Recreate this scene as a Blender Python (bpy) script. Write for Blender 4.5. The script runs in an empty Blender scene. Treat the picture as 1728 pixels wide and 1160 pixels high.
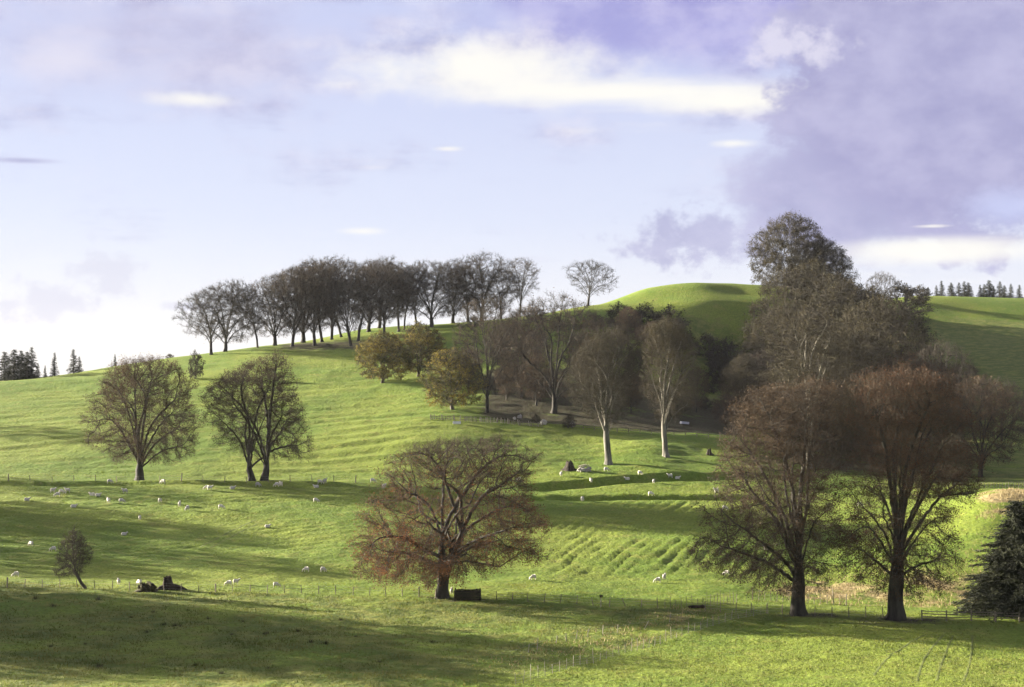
import bpy, math, random
import numpy as np

# ------------------------------------------------------------------ camera, sky, sun, exposure
S = bpy.context.scene
COL = S.collection
FPX, CX, HY = 2900.0, 864.0, 640.0          # focal length, optical axis and eye level on a 1728 px wide frame
R = math.radians

cam = bpy.data.cameras.new('camera')
cam_o = bpy.data.objects.new('camera', cam)
COL.objects.link(cam_o)
cam.sensor_width = 36.0
cam.lens = 36.0 * FPX / 1728.0
cam.shift_y = (HY - 580.0) / 1728.0
cam.clip_start, cam.clip_end = 0.5, 20000.0
cam_o.location = (0, 0, 0)
cam_o.rotation_euler = (R(90), 0, 0)
S.camera = cam_o

SUN_EL, SUN_AZ = 12.5, -68.0                 # degrees; azimuth measured from the view direction (+Y), negative = left
EXPOSURE = 2.95
SKY_STRENGTH = 0.05
SUN_STRENGTH = 5.0

S.view_settings.view_transform = 'Standard'
S.view_settings.look = 'None'
S.view_settings.exposure = EXPOSURE
S.view_settings.gamma = 1.0
S.view_settings.use_curve_mapping = False
S.cycles.max_bounces = 5
S.cycles.diffuse_bounces = 3
S.cycles.transparent_max_bounces = 6
S.cycles.volume_bounces = 0

sdir = np.array([math.cos(R(SUN_EL)) * math.sin(R(SUN_AZ)), math.cos(R(SUN_EL)) * math.cos(R(SUN_AZ)), math.sin(R(SUN_EL))])


class NT:
    """small helper for writing node trees"""
    def __init__(self, tree):
        self.t = tree; self.n = tree.nodes; self.l = tree.links
        self.n.clear()
    def node(self, typ, **kw):
        nd = self.n.new(typ)
        for k, v in kw.items(): setattr(nd, k, v)
        return nd
    def put(self, sock, v):
        if hasattr(v, 'is_output') or isinstance(v, bpy.types.NodeSocket): self.l.new(v, sock)
        elif v is not None:
            if hasattr(sock.default_value, '__len__') and not hasattr(v, '__len__'): sock.default_value = [v] * len(sock.default_value)
            elif hasattr(v, '__len__') and len(v) == 3 and len(sock.default_value) == 4: sock.default_value = (*v, 1)
            else: sock.default_value = v
    def math(self, op, a, b=None, c=None, clamp=False):
        m = self.node('ShaderNodeMath', operation=op, use_clamp=clamp)
        for i, v in enumerate((a, b, c)):
            if v is not None: self.put(m.inputs[i], v)
        return m.outputs[0]
    def vmath(self, op, a, b=None):
        m = self.node('ShaderNodeVectorMath', operation=op)
        self.put(m.inputs[0], a)
        if b is not None: self.put(m.inputs[1], b)
        return m.outputs[0]
    def mix(self, f, a, b, mode='MIX'):
        m = self.node('ShaderNodeMix', data_type='RGBA', blend_type=mode)
        self.put(m.inputs[0], f); self.put(m.inputs[6], a); self.put(m.inputs[7], b)
        return m.outputs[2]
    def noise(self, vec, scale, detail=4, rough=0.55, dist=0.0):
        m = self.node('ShaderNodeTexNoise')
        if vec is not None: self.l.new(vec, m.inputs['Vector'])
        m.inputs['Scale'].default_value = scale; m.inputs['Detail'].default_value = detail
        m.inputs['Roughness'].default_value = rough; m.inputs['Distortion'].default_value = dist
        return m.outputs['Fac']
    def step(self, v, lo, hi, a=0.0, b=1.0, smooth=True):
        m = self.node('ShaderNodeMapRange', interpolation_type='SMOOTHSTEP' if smooth else 'LINEAR', clamp=True)
        for i, x in enumerate((v, lo, hi, a, b)): self.put(m.inputs[i], x)
        return m.outputs[0]
    def comb(self, x, y, z):
        m = self.node('ShaderNodeCombineXYZ')
        for i, v in enumerate((x, y, z)): self.put(m.inputs[i], v)
        return m.outputs[0]
    def ramp(self, f, stops):
        m = self.node('ShaderNodeValToRGB')
        while len(m.color_ramp.elements) < len(stops): m.color_ramp.elements.new(0.5)
        for e, (p, c) in zip(m.color_ramp.elements, stops): e.position = p; e.color = (*c, 1)
        self.put(m.inputs[0], f)
        return m.outputs[0]


def build_world():
    w = bpy.data.worlds.new('World'); S.world = w; w.use_nodes = True
    N = NT(w.node_tree)
    out = N.node('ShaderNodeOutputWorld'); bg = N.node('ShaderNodeBackground')
    N.l.new(bg.outputs[0], out.inputs[0])
    sky = N.node('ShaderNodeTexSky', sky_type='NISHITA', sun_disc=False, sun_elevation=R(SUN_EL), sun_rotation=R(SUN_AZ), air_density=1.0, dust_density=1.0, ozone_density=1.5)
    tc = N.node('ShaderNodeTexCoord')
    d = tc.outputs['Generated']
    sep = N.node('ShaderNodeSeparateXYZ'); N.l.new(d, sep.inputs[0])
    x, y, z = sep.outputs
    k = FPX / 100.0
    a = N.math('MULTIPLY', N.math('ARCTAN2', x, y), k)          # compass bearing and height above the horizon
    e = N.math('MULTIPLY', N.math('ARCSINE', z), k)
    p1 = N.comb(a, e, 0.0)
    wob = N.noise(N.vmath('MULTIPLY', p1, (0.35, 0.7, 1)), 1.0, 6, 0.6)
    wob2 = N.noise(N.vmath('MULTIPLY', p1, (0.9, 1.3, 1)), 1.0, 7, 0.62)
    wobc = N.math('SUBTRACT', wob, 0.5); wob2c = N.math('SUBTRACT', wob2, 0.5)
    wob3c = N.math('SUBTRACT', N.noise(N.vmath('MULTIPLY', p1, (2.2, 2.6, 1)), 1.0, 5, 0.6), 0.5)
    streak = N.noise(N.vmath('MULTIPLY', p1, (0.22, 1.9, 1)), 1.0, 6, 0.6, 0.3)
    streakc = N.math('SUBTRACT', streak, 0.5)

    noisy = {}
    def blob(px, py, rx, ry, soft=1.0, amt=0.6, noise=wobc, f=1.0):
        m = N.node('ShaderNodeVectorMath', operation='MULTIPLY_ADD')
        N.l.new(p1, m.inputs[0]); m.inputs[1].default_value = (100 / rx, 100 / ry, 0); m.inputs[2].default_value = (-(px - 864) / rx, -(640 - py) / ry, 0)
        ln = N.node('ShaderNodeVectorMath', operation='LENGTH'); N.l.new(m.outputs[0], ln.inputs[0])
        key = (noise.node.name, amt)
        if key not in noisy: noisy[key] = N.math('MULTIPLY_ADD', noise, amt * 2, 1.0)
        return N.step(N.math('SUBTRACT', noisy[key], ln.outputs['Value']), 0.0, soft, 0.0, f)

    # clear air from the physical sky, thin high veil over it, whitening towards the horizon
    en = N.math('DIVIDE', e, 45.0, clamp=True)
    veil = N.ramp(en, [(0.0, (0.97, 0.955, 0.94)), (0.025, (0.83, 0.84, 0.94)), (0.06, (0.70, 0.73, 0.93)), (0.13, (0.59, 0.61, 0.87)), (0.3, (0.45, 0.48, 0.76)), (1.0, (0.35, 0.4, 0.66))])
    LUM = 0.128
    def emit(c, s=LUM):
        if isinstance(c, tuple): return tuple(v * s for v in c)
        return N.vmath('MULTIPLY', c, (s, s, s))
    base = N.mix(0.92, N.vmath('MULTIPLY', sky.outputs[0], (SKY_STRENGTH,) * 3), emit(veil))
    soft2 = N.step(wob2, 0.35, 0.65)
    grey = N.mix(N.step(wob2, 0.22, 0.78), emit((0.37, 0.365, 0.61)), emit((0.55, 0.54, 0.77)))
    white = emit((1.02, 1.0, 0.94))
    pale = emit((0.80, 0.78, 0.92))
    violet = N.mix(soft2, emit((0.36, 0.35, 0.72)), emit((0.52, 0.50, 0.82)))
    c = base
    def over(c, m, col): return N.mix(m, c, col)
    # broken high cloud all round the sky, thicker with height
    deck = N.step(N.math('ADD', N.math('ADD', N.math('MULTIPLY', e, 0.13), N.math('MULTIPLY', wobc, 2.2)), N.math('MULTIPLY', streakc, 1.2)), 0.45, 1.15, 0.0, 0.75)
    c = over(c, deck, N.mix(soft2, grey, pale))
    # long bright streaks
    thin = N.step(N.math('ADD', streak, N.math('MULTIPLY', wob2c, 0.25)), 0.60, 0.80, 0.0, 0.35)
    c = over(c, thin, white)
    # dark violet sheet high up, pale gaps in it, then the bank of cloud to the right
    c = over(c, blob(1130, 20, 420, 130, 0.5, 0.30, f=0.80), violet)
    c = over(c, blob(280, 90, 480, 150, 1.0, 0.55, f=0.62), N.mix(0.45, grey, pale))
    c = over(c, blob(110, 125, 130, 60, 0.9, 0.6, wob2c, 0.6), pale)
    c = over(c, blob(830, 120, 330, 80, 1.0, 0.75, wob2c, 0.95), white)
    c = over(c, blob(1060, 162, 480, 34, 0.9, 0.6, streakc, 0.95), white)
    c = over(c, blob(1240, 180, 240, 32, 0.9, 0.5, wob2c, 0.95), white)
    c = over(c, blob(1650, 140, 380, 310, 0.15, 0.44, wob2c, 0.96), grey)
    c = over(c, blob(1430, 330, 220, 130, 0.4, 0.6, wob2c, 0.88), grey)
    c = over(c, blob(1185, 405, 170, 60, 0.7, 1.3, wob3c, 0.7), grey)
    c = over(c, blob(1330, 90, 110, 45, 0.8, 1.2, wob3c, 0.8), pale)
    c = over(c, blob(1680, 365, 120, 50, 0.9, 0.6, wob2c, 0.7), emit((0.62, 0.68, 0.98)))
    for px, py, rx, ry in ((610, 392, 50, 9), (1235, 248, 52, 10), (755, 254, 32, 6), (330, 180, 95, 18), (1560, 390, 40, 4)):
        c = over(c, blob(px, py, rx, ry, 1.0, 0.55, wob2c, 0.8), white)
    c = over(c, blob(1570, 430, 260, 32, 0.8, 0.3, streakc, 0.9), white)
    c = over(c, blob(60, 287, 75, 7, 0.9, 0.4, wob2c, 0.7), grey)
    for px, py, rx, ry in ((200, 465, 70, 55), (95, 515, 110, 40), (330, 520, 60, 10)):
        c = over(c, blob(px, py, rx, ry, 0.7, 1.5, wob3c, 0.6), emit((0.72, 0.72, 0.86)))
    below = N.step(e, -0.6, 0.0)
    c = N.mix(below, emit((0.3, 0.32, 0.3)), c)
    N.l.new(c, bg.inputs[0]); bg.inputs[1].default_value = 1.0
    w.cycles.sampling_method = 'MANUAL'; w.cycles.sample_map_resolution = 128

build_world()

sun = bpy.data.lights.new('sun', 'SUN'); sun_o = bpy.data.objects.new('sun', sun); COL.objects.link(sun_o)
sun.energy = SUN_STRENGTH; sun.angle = R(0.55); sun.color = (1.0, 0.90, 0.74)
from mathutils import Vector
sun_o.rotation_euler = Vector(sdir).to_track_quat('Z', 'Y').to_euler()
sun_o.location = (-100, 60, 120)

# ------------------------------------------------------------------ helpers
def mesh_np(name, verts, tris, mats, midx=None, smooth=False):
    me = bpy.data.meshes.new(name)
    verts = np.ascontiguousarray(verts, np.float32); tris = np.ascontiguousarray(tris, np.int32)
    me.vertices.add(len(verts)); me.vertices.foreach_set('co', verts.ravel())
    k = tris.shape[1]
    me.loops.add(len(tris) * k); me.loops.foreach_set('vertex_index', tris.ravel())
    me.polygons.add(len(tris)); me.polygons.foreach_set('loop_start', np.arange(len(tris), dtype=np.int32) * k)
    if midx is not None: me.polygons.foreach_set('material_index', np.ascontiguousarray(midx, np.int32))
    me.polygons.foreach_set('use_smooth', np.full(len(tris), smooth, bool))
    for m in (mats if isinstance(mats, (list, tuple)) else [mats]): me.materials.append(m)
    me.update(calc_edges=True)
    return me

def link(name, data, parent=None, loc=None, rot=None, scale=None):
    o = bpy.data.objects.new(name, data); COL.objects.link(o)
    if parent is not None: o.parent = parent
    if loc is not None: o.location = loc
    if rot is not None: o.rotation_euler = rot
    if scale is not None: o.scale = scale if hasattr(scale, '__len__') else (scale,) * 3
    return o

def tag(o, label=None, cat=None, group=None, kind=None):
    if label: o['label'] = label
    if cat: o['category'] = cat
    if group: o['group'] = group
    if kind: o['kind'] = kind
    return o

def vn(x, y, seed):
    """smooth value noise in -1..1"""
    x = np.asarray(x, float); y = np.asarray(y, float)
    ix = np.floor(x); iy = np.floor(y); fx = x - ix; fy = y - iy
    fx = fx * fx * (3 - 2 * fx); fy = fy * fy * (3 - 2 * fy)
    def h(i, j):
        v = np.sin(i * 127.1 + j * 311.7 + seed * 74.7) * 43758.5453
        return (v - np.floor(v)) * 2 - 1
    return (h(ix, iy) * (1 - fx) + h(ix + 1, iy) * fx) * (1 - fy) + (h(ix, iy + 1) * (1 - fx) + h(ix + 1, iy + 1) * fx) * fy

def sstep(v, lo, hi):
    t = np.clip((v - lo) / (hi - lo), 0, 1); return t * t * (3 - 2 * t)

def pchip(xp, fp, x):
    xp = np.asarray(xp, float); fp = np.asarray(fp, float)
    h = np.diff(xp); dl = np.diff(fp, axis=0) / h
    m = np.zeros_like(fp)
    for i in range(1, len(xp) - 1):
        if dl[i-1] * dl[i] > 0:
            w1 = 2*h[i] + h[i-1]; w2 = h[i] + 2*h[i-1]
            m[i] = (w1 + w2) / (w1/dl[i-1] + w2/dl[i])
    m[0] = dl[0]; m[-1] = dl[-1]
    x = np.clip(x, xp[0], xp[-1])
    k = np.clip(np.searchsorted(xp, x) - 1, 0, len(xp) - 2)
    t = (x - xp[k]) / h[k]
    return ((2*t**3 - 3*t**2 + 1) * fp[k] + (t**3 - 2*t**2 + t) * h[k] * m[k] + (-2*t**3 + 3*t**2) * fp[k+1] + (t**3 - t**2) * h[k] * m[k+1])

# ------------------------------------------------------------------ materials
def new_mat(name):
    m = bpy.data.materials.new(name); m.use_nodes = True
    N = NT(m.node_tree)
    out = N.node('ShaderNodeOutputMaterial')
    return m, N, out

def simple_mat(name, c1, c2, scale=3.0, rough=0.85, bump=0.0, stretch=(1, 1, 1), trans=0.0, detail=4, spec=0.2):
    m, N, out = new_mat(name)
    tc = N.node('ShaderNodeTexCoord'); v = N.vmath('MULTIPLY', tc.outputs['Object'], stretch)
    nz = N.noise(v, scale, detail, 0.6)
    col = N.mix(N.step(nz, 0.35, 0.65), c1, c2)
    oi = N.node('ShaderNodeObjectInfo')
    col = N.mix(1.0, col, N.mix(oi.outputs['Random'], (0.82, 0.82, 0.82), (1.15, 1.12, 1.08)), 'MULTIPLY')
    b = N.node('ShaderNodeBsdfPrincipled'); N.l.new(col, b.inputs['Base Color'])
    b.inputs['Roughness'].default_value = rough; b.inputs['Specular IOR Level'].default_value = spec
    if bump:
        bp = N.node('ShaderNodeBump'); bp.inputs['Strength'].default_value = 0.7; bp.inputs['Distance'].default_value = bump
        N.l.new(nz, bp.inputs['Height']); N.l.new(bp.outputs[0], b.inputs['Normal'])
    sh = b.outputs[0]
    if trans:
        t = N.node('ShaderNodeBsdfTranslucent'); N.l.new(col, t.inputs[0])
        mx = N.node('ShaderNodeMixShader'); mx.inputs[0].default_value = trans
        N.l.new(sh, mx.inputs[1]); N.l.new(t.outputs[0], mx.inputs[2]); sh = mx.outputs[0]
    N.l.new(sh, out.inputs[0])
    return m

M = {}
M['bark'] = simple_mat('beech_bark', (0.022, 0.020, 0.017), (0.052, 0.049, 0.039), 1.2, 0.9, 0.05, (1, 1, 0.35))
M['bark_pale'] = simple_mat('pale_bark', (0.085, 0.080, 0.066), (0.18, 0.17, 0.14), 1.0, 0.9, 0.05, (1, 1, 0.35))
M['bark_dark'] = simple_mat('dark_bark', (0.045, 0.038, 0.032), (0.09, 0.08, 0.065), 1.5, 0.95, 0.06, (1, 1, 0.35))
M['twig_red'] = simple_mat('red_brown_twigs', (0.044, 0.034, 0.024), (0.074, 0.053, 0.036), 0.4, 0.9)
M['twig_grey'] = simple_mat('grey_brown_twigs', (0.036, 0.031, 0.024), (0.060, 0.051, 0.039), 0.4, 0.9)
M['leaf_copper'] = simple_mat('copper_leaves', (0.045, 0.031, 0.019), (0.088, 0.047, 0.025), 0.5, 0.8, trans=0.35)
M['leaf_russet'] = simple_mat('russet_leaves', (0.062, 0.036, 0.020), (0.150, 0.066, 0.026), 0.35, 0.8, trans=0.35)
M['leaf_brown'] = simple_mat('brown_leaves', (0.055, 0.039, 0.024), (0.090, 0.060, 0.033), 0.5, 0.8, trans=0.3)
M['leaf_olive'] = simple_mat('olive_leaves', (0.028, 0.027, 0.013), (0.054, 0.045, 0.021), 0.45, 0.8, trans=0.3)
M['leaf_yellow'] = simple_mat('yellow_leaves', (0.055, 0.060, 0.020), (0.19, 0.15, 0.03), 0.22, 0.8, trans=0.35)
M['needle'] = simple_mat('conifer_needles', (0.013, 0.016, 0.008), (0.030, 0.035, 0.015), 0.7, 0.8, trans=0.1)
M['wool'] = simple_mat('wool', (0.40, 0.38, 0.33), (0.56, 0.54, 0.48), 6.0, 1.0, 0.02)
M['sheep_skin'] = simple_mat('sheep_face', (0.45, 0.41, 0.35), (0.55, 0.52, 0.46), 6.0, 0.9)
M['sheep_black'] = simple_mat('dark_sheep_face', (0.03, 0.028, 0.026), (0.05, 0.045, 0.04), 6.0, 0.9)
M['post'] = simple_mat('weathered_post', (0.10, 0.085, 0.065), (0.18, 0.16, 0.13), 4.0, 0.9, 0.01, (3, 3, 0.6))
M['post_pale'] = simple_mat('pale_post', (0.16, 0.15, 0.12), (0.28, 0.26, 0.22), 4.0, 0.9, 0.01, (3, 3, 0.6))
M['wire'] = simple_mat('galvanised_wire', (0.25, 0.25, 0.25), (0.35, 0.35, 0.34), 2.0, 0.6)
M['stump'] = simple_mat('rotten_wood', (0.014, 0.011, 0.008), (0.040, 0.032, 0.020), 1.5, 0.95, 0.08, (1, 1, 0.3))
M['moss'] = simple_mat('mossy_wood', (0.013, 0.012, 0.007), (0.040, 0.038, 0.015), 2.0, 1.0, 0.06)
M['stone'] = simple_mat('lichen_stone', (0.22, 0.21, 0.18), (0.40, 0.39, 0.34), 1.6, 0.95, 0.05)
M['paint_white'] = simple_mat('white_enamel', (0.62, 0.64, 0.66), (0.74, 0.76, 0.78), 1.5, 0.5)
M['metal'] = simple_mat('blue_grey_sheet', (0.38, 0.40, 0.48), (0.50, 0.52, 0.60), 2.0, 0.4)
M['rush'] = simple_mat('rush_stems', (0.032, 0.038, 0.016), (0.075, 0.070, 0.030), 2.0, 0.9, trans=0.2)
M['litter'] = simple_mat('fallen_leaves', (0.13, 0.065, 0.032), (0.20, 0.10, 0.05), 3.0, 0.9)
M['mud'] = simple_mat('pressed_turf', (0.070, 0.095, 0.018), (0.11, 0.135, 0.024), 1.2, 0.95)

def grass_material():
    m, N, out = new_mat('pasture')
    tc = N.node('ShaderNodeTexCoord'); P = tc.outputs['Object']
    at = N.node('ShaderNodeAttribute', attribute_name='sward')
    sp = N.node('ShaderNodeSeparateColor'); N.l.new(at.outputs['Color'], sp.inputs[0])
    rough_shade, dry_, leaf_ = sp.outputs  # first channel: rough sward, plus painted shade on the far slopes
    n1 = N.noise(P, 0.035, 5, 0.6); n2 = N.noise(P, 0.35, 4, 0.65); n3 = N.noise(P, 2.2, 3, 0.7)
    lush = N.mix(N.step(n1, 0.38, 0.62), (0.090, 0.140, 0.018), (0.130, 0.168, 0.024))
    lush = N.mix(N.math('MULTIPLY', N.step(n2, 0.5, 0.72), 0.55), lush, (0.175, 0.172, 0.042))
    rgh_shade = N.mix(N.step(n2, 0.4, 0.62), (0.072, 0.102, 0.018), (0.135, 0.150, 0.034))
    rgh_shade = N.mix(N.math('MULTIPLY', N.step(n3, 0.5, 0.75), 0.5), rgh_shade, (0.05, 0.06, 0.02))
    dry = N.mix(N.step(n2, 0.4, 0.65), (0.20, 0.155, 0.070), (0.30, 0.24, 0.12))
    lf_shade = N.mix(N.step(n3, 0.4, 0.6), (0.050, 0.034, 0.022), (0.040, 0.048, 0.018))  # leaf litter and grass, darkened to carry the shade of the wood floor
    ed = N.math('MULTIPLY', N.math('SUBTRACT', n2, 0.5), 0.9)
    def msk(s): return N.step(N.math('ADD', s, N.math('MULTIPLY', ed, N.step(s, 0.02, 0.2))), 0.3, 0.7)
    c = N.mix(msk(rough_shade), lush, rgh_shade); c = N.mix(msk(dry_), c, dry); c = N.mix(msk(leaf_), c, lf_shade)
    c = N.mix(1.0, c, N.ramp(n3, [(0.32, (0.66, 0.68, 0.62)), (0.68, (1.25, 1.23, 1.22))]), 'MULTIPLY')
    b = N.node('ShaderNodeBsdfPrincipled'); N.l.new(c, b.inputs['Base Color'])
    b.inputs['Roughness'].default_value = 0.95; b.inputs['Specular IOR Level'].default_value = 0.1
    h = N.math('ADD', N.math('MULTIPLY', N.noise(N.vmath('MULTIPLY', P, (1.0, 0.8, 1)), 1.1, 4, 0.65), 1.0), N.math('MULTIPLY', n3, 0.35))
    bp = N.node('ShaderNodeBump'); bp.inputs['Strength'].default_value = 0.80; bp.inputs['Distance'].default_value = 0.34
    N.l.new(h, bp.inputs['Height']); N.l.new(bp.outputs[0], b.inputs['Normal'])
    N.l.new(b.outputs[0], out.inputs[0])
    return m
M['grass'] = grass_material()
M['blade'] = simple_mat('grass_blades', (0.095, 0.144, 0.019), (0.148, 0.170, 0.029), 0.25, 0.8, trans=0.35)
M['blade_rough'] = simple_mat('rough_grass_blades', (0.085, 0.112, 0.020), (0.155, 0.158, 0.042), 0.25, 0.8, trans=0.3)
M['blade_dry'] = simple_mat('dry_grass_blades', (0.20, 0.155, 0.075), (0.31, 0.25, 0.13), 0.4, 0.8, trans=0.25)

# ------------------------------------------------------------------ terrain
NEAR = [(-400, -2.0), (0, -2.0), (50, -12.0), (100, -22.0), (140, -28.0)]
PROFILES = {   # bearing (as a column of the frame): [(distance m, row of the frame on that bearing), ...]
 -3000: [(165,1160),(200,1063),(232,995),(300,880),(400,760),(480,700),(700,680),(1000,675),(2500,660)],
 -500: [(165,1160),(200,1063),(232,990),(246,972),(265,938),(300,878),(330,830),(400,745),(480,672),(520,655),(700,660),(1000,668),(2500,660)],
 0:    [(165,1160),(200,1065),(232,993),(246,974),(265,935),(300,865),(328,818),(340,806),(400,725),(450,672),(490,643),(520,642),(560,650),(700,662),(1000,668),(2500,660)],
 300:  [(165,1160),(200,1066),(233,996),(246,977),(265,937),(300,865),(329,817),(341,805),(400,718),(450,665),(500,617),(525,604),(560,606),(620,625),(700,645),(1000,668),(2500,660)],
 500:  [(165,1160),(200,1067),(232,1001),(245,981),(264,940),(300,867),(330,818),(342,805),(400,712),(450,655),(500,605),(545,579),(600,581),(700,602),(1000,655),(2500,660)],
 620:  [(165,1161),(200,1069),(231,1005),(245,984),(263,944),(300,870),(330,820),(343,805),(395,714),(410,698),(450,652),(500,605),(550,568),(580,556),(640,562),(750,590),(1000,650),(2500,660)],
 750:  [(165,1162),(200,1071),(229,1010),(243,987),(262,950),(300,875),(330,824),(343,803),(395,710),(412,690),(480,618),(540,565),(580,548),(640,556),(750,585),(1000,650),(2500,660)],
 900:  [(165,1163),(198,1078),(227,1016),(241,992),(261,955),(300,880),(330,826),(345,803),(370,760),(396,723),(412,703),(470,625),(540,560),(590,533),(650,545),(800,590),(1000,645),(2500,660)],
 1000: [(165,1165),(196,1085),(225,1022),(239,997),(260,958),(295,888),(325,835),(345,802),(372,764),(398,728),(415,706),(475,622),(550,545),(600,516),(660,526),(800,580),(1000,640),(2500,660)],
 1100: [(165,1166),(195,1090),(222,1029),(238,1001),(258,962),(290,895),(320,842),(342,806),(360,777),(385,743),(402,730),(420,708),(480,632),(560,566),(585,522),(600,503),(615,487),(680,492),(800,560),(1000,640),(2500,660)],
 1180: [(165,1167),(192,1096),(220,1033),(236,1004),(256,966),(290,895),(320,842),(341,809),(361,780),(394,740),(420,718),(490,658),(560,598),(578,542),(590,511),(602,495),(618,478),(680,485),(800,555),(1000,635),(2500,660)],
 1250: [(165,1168),(190,1102),(219,1037),(235,1007),(255,970),(290,895),(320,842),(340,812),(362,783),(402,738),(430,722),(490,675),(560,612),(580,547),(592,513),(604,497),(620,480),(680,486),(800,550),(1000,630),(2500,660)],
 1400: [(165,1169),(190,1105),(216,1043),(232,1018),(250,985),(280,925),(310,870),(340,832),(380,788),(430,748),(490,705),(560,645),(588,532),(600,512),(614,492),(670,498),(800,540),(1000,620),(2500,660)],
 1550: [(165,1170),(190,1108),(214,1048),(230,1027),(250,975),(280,905),(300,865),(330,840),(380,802),(450,742),(520,682),(600,612),(690,545),(728,507),(740,500),(800,504),(1000,580),(2500,660)],
 1700: [(165,1171),(190,1110),(213,1052),(228,1032),(250,975),(275,895),(300,826),(330,826),(380,806),(450,735),(520,668),(600,606),(695,545),(735,509),(750,503),(820,508),(1000,580),(2500,660)],
 2100: [(165,1172),(190,1112),(213,1055),(250,1000),(300,850),(380,806),(500,685),(700,545),(760,520),(1000,560),(2500,660)],
 4000: [(165,1172),(213,1055),(300,880),(400,800),(500,720),(700,600),(1000,600),(2500,660)],
}
COLS = sorted(PROFILES)
COLU = np.array([(c - CX) / FPX for c in COLS])
PROF = []
for c in COLS:
    pts = list(NEAR) + [(d, (HY - py) * d / FPX) for d, py in PROFILES[c]]
    pts += [(6000, pts[-1][1])]
    PROF.append((np.array([p[0] for p in pts], float), np.array([p[1] for p in pts], float)))

def spaced(stops):
    out = []
    for a, b, s0, s1 in stops:
        n = max(2, int(abs(b - a) / ((s0 + s1) / 2)))
        t = np.linspace(0, 1, n, endpoint=False)
        out.append(a + (b - a) * (t * s0 + t * t * (s1 - s0) / 2) / ((s0 + s1) / 2))
    out.append([stops[-1][1]])
    return np.concatenate(out)

XS = spaced([(-2500, -500, 160, 20), (-500, -230, 12, 4), (-230, -95, 3, 0.8), (-95, 115, 0.75, 0.75), (115, 260, 0.8, 4), (260, 600, 5, 20), (600, 2500, 30, 160)])
YS = spaced([(-300, 100, 14, 5), (100, 158, 4, 0.8), (158, 340, 0.72, 0.72), (340, 430, 0.8, 1.1), (430, 660, 1.3, 2.2), (660, 1000, 4, 12), (1000, 3000, 20, 150)])

def build_terrain():
    Z = np.zeros((len(YS), len(XS)))
    for j, Y in enumerate(YS):
        col = np.array([pchip(xp, fp, np.array([Y]))[0] for xp, fp in PROF])
        u = np.clip(XS / max(Y, 90.0), COLU[0], COLU[-1])
        Z[j] = pchip(COLU, col, u)
    # soften the break lines a little
    X2, Y2 = np.meshgrid(XS, YS)
    inn = sstep(Y2, 120, 160)
    Z += inn * (0.30 * vn(X2 / 21, Y2 / 17, 1) + 0.13 * vn(X2 / 7.3, Y2 / 6.1, 2))
    fine = inn * (1 - sstep(Y2, 420, 650))
    Z += fine * (0.085 * vn(X2 / 2.3, Y2 / 2.6, 3) + 0.060 * vn(X2 / 1.25, Y2 / 1.35, 4))
    px = CX + FPX * X2 / np.maximum(Y2, 1)
    # tussocky ground below the near fence
    Z += sstep(Y2, 140, 165) * (1 - sstep(Y2, 222, 229)) * (1 - sstep(px, 1100, 1230) * sstep(Y2, 150, 165)) * (0.10 * np.abs(vn(X2 / 1.7, Y2 / 1.5, 7)) + 0.06 * vn(X2 / 0.9, Y2 / 0.9, 8))
    # sheep terracettes on the bank in the middle, climbing to the right
    m1 = sstep(px, 820, 980) * (1 - sstep(px, 1380, 1500)) * sstep(Y2, 248, 258) * (1 - sstep(Y2, 312, 326))
    q = X2 * math.cos(R(17)) - (Y2 - 255) * math.sin(R(17)) * 1.0
    q = q + 0.8 * vn(X2 / 9, Y2 / 16, 9)
    Z += m1 * (0.145 * np.sin(q * 2 * math.pi / 2.1) * (0.5 + 0.7 * vn(X2 / 4, Y2 / 9, 11)) + 0.03 * np.sin(q * 2 * math.pi / 3.4 + 1) * vn(X2 / 7, Y2 / 11, 12))
    m2 = (1 - sstep(px, 820, 980)) * sstep(Y2, 250, 262) * (1 - sstep(Y2, 312, 326))
    q2 = X2 * math.cos(R(62)) - (Y2 - 255) * math.sin(R(62)) + 1.4 * vn(X2 / 11, Y2 / 11, 13)
    Z += m2 * (0.09 * np.sin(q2 * 2 * math.pi / 3.1) * (0.3 + 0.8 * vn(X2 / 9, Y2 / 8, 14)))
    # old ridges along the upper field
    m3 = sstep(Y2, 340, 352) * (1 - sstep(Y2, 470, 520)) * (1 - sstep(px, 1150, 1300))
    q3 = (Y2 - 340) * math.cos(R(14)) - X2 * math.sin(R(14)) + 1.6 * vn(X2 / 19, Y2 / 19, 15)
    Z += m3 * (0.17 * np.sin(q3 * 2 * math.pi / 7.0) * (0.3 + 0.9 * vn(X2 / 16, Y2 / 9, 16)) + 0.08 * np.sin(q3 * 2 * math.pi / 4.1 + 2) * vn(X2 / 11, Y2 / 11, 17))
    # the small ditch and bank along the far fence on the left
    m4 = (1 - sstep(px, 560, 640))
    Z += m4 * (0.45 * np.exp(-((Y2 - 331.0) / 1.3) ** 2) - 0.35 * np.exp(-((Y2 - 328.4) / 1.0) ** 2))
    # stepped banks that face the camera: below the pair of pale-trunked trees and along the edge of the middle field
    b1 = sstep(px, 540, 700) * (1 - sstep(px, 1230, 1330))
    Z -= b1 * 0.9 * (sstep(Y2, 318.5, 323) - sstep(Y2, 323.5, 324.6))
    ln = np.interp(px, [900, 1000, 1125, 1250], [337.5, 341, 347.0, 352])
    b2 = sstep(px, 860, 930) * (1 - sstep(px, 1230, 1330))
    Z -= b2 * 1.5 * (sstep(Y2 - ln, -10, -2.5) - sstep(Y2 - ln, -2.2, 0.2))
    return Z

ZG = build_terrain()

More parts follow.
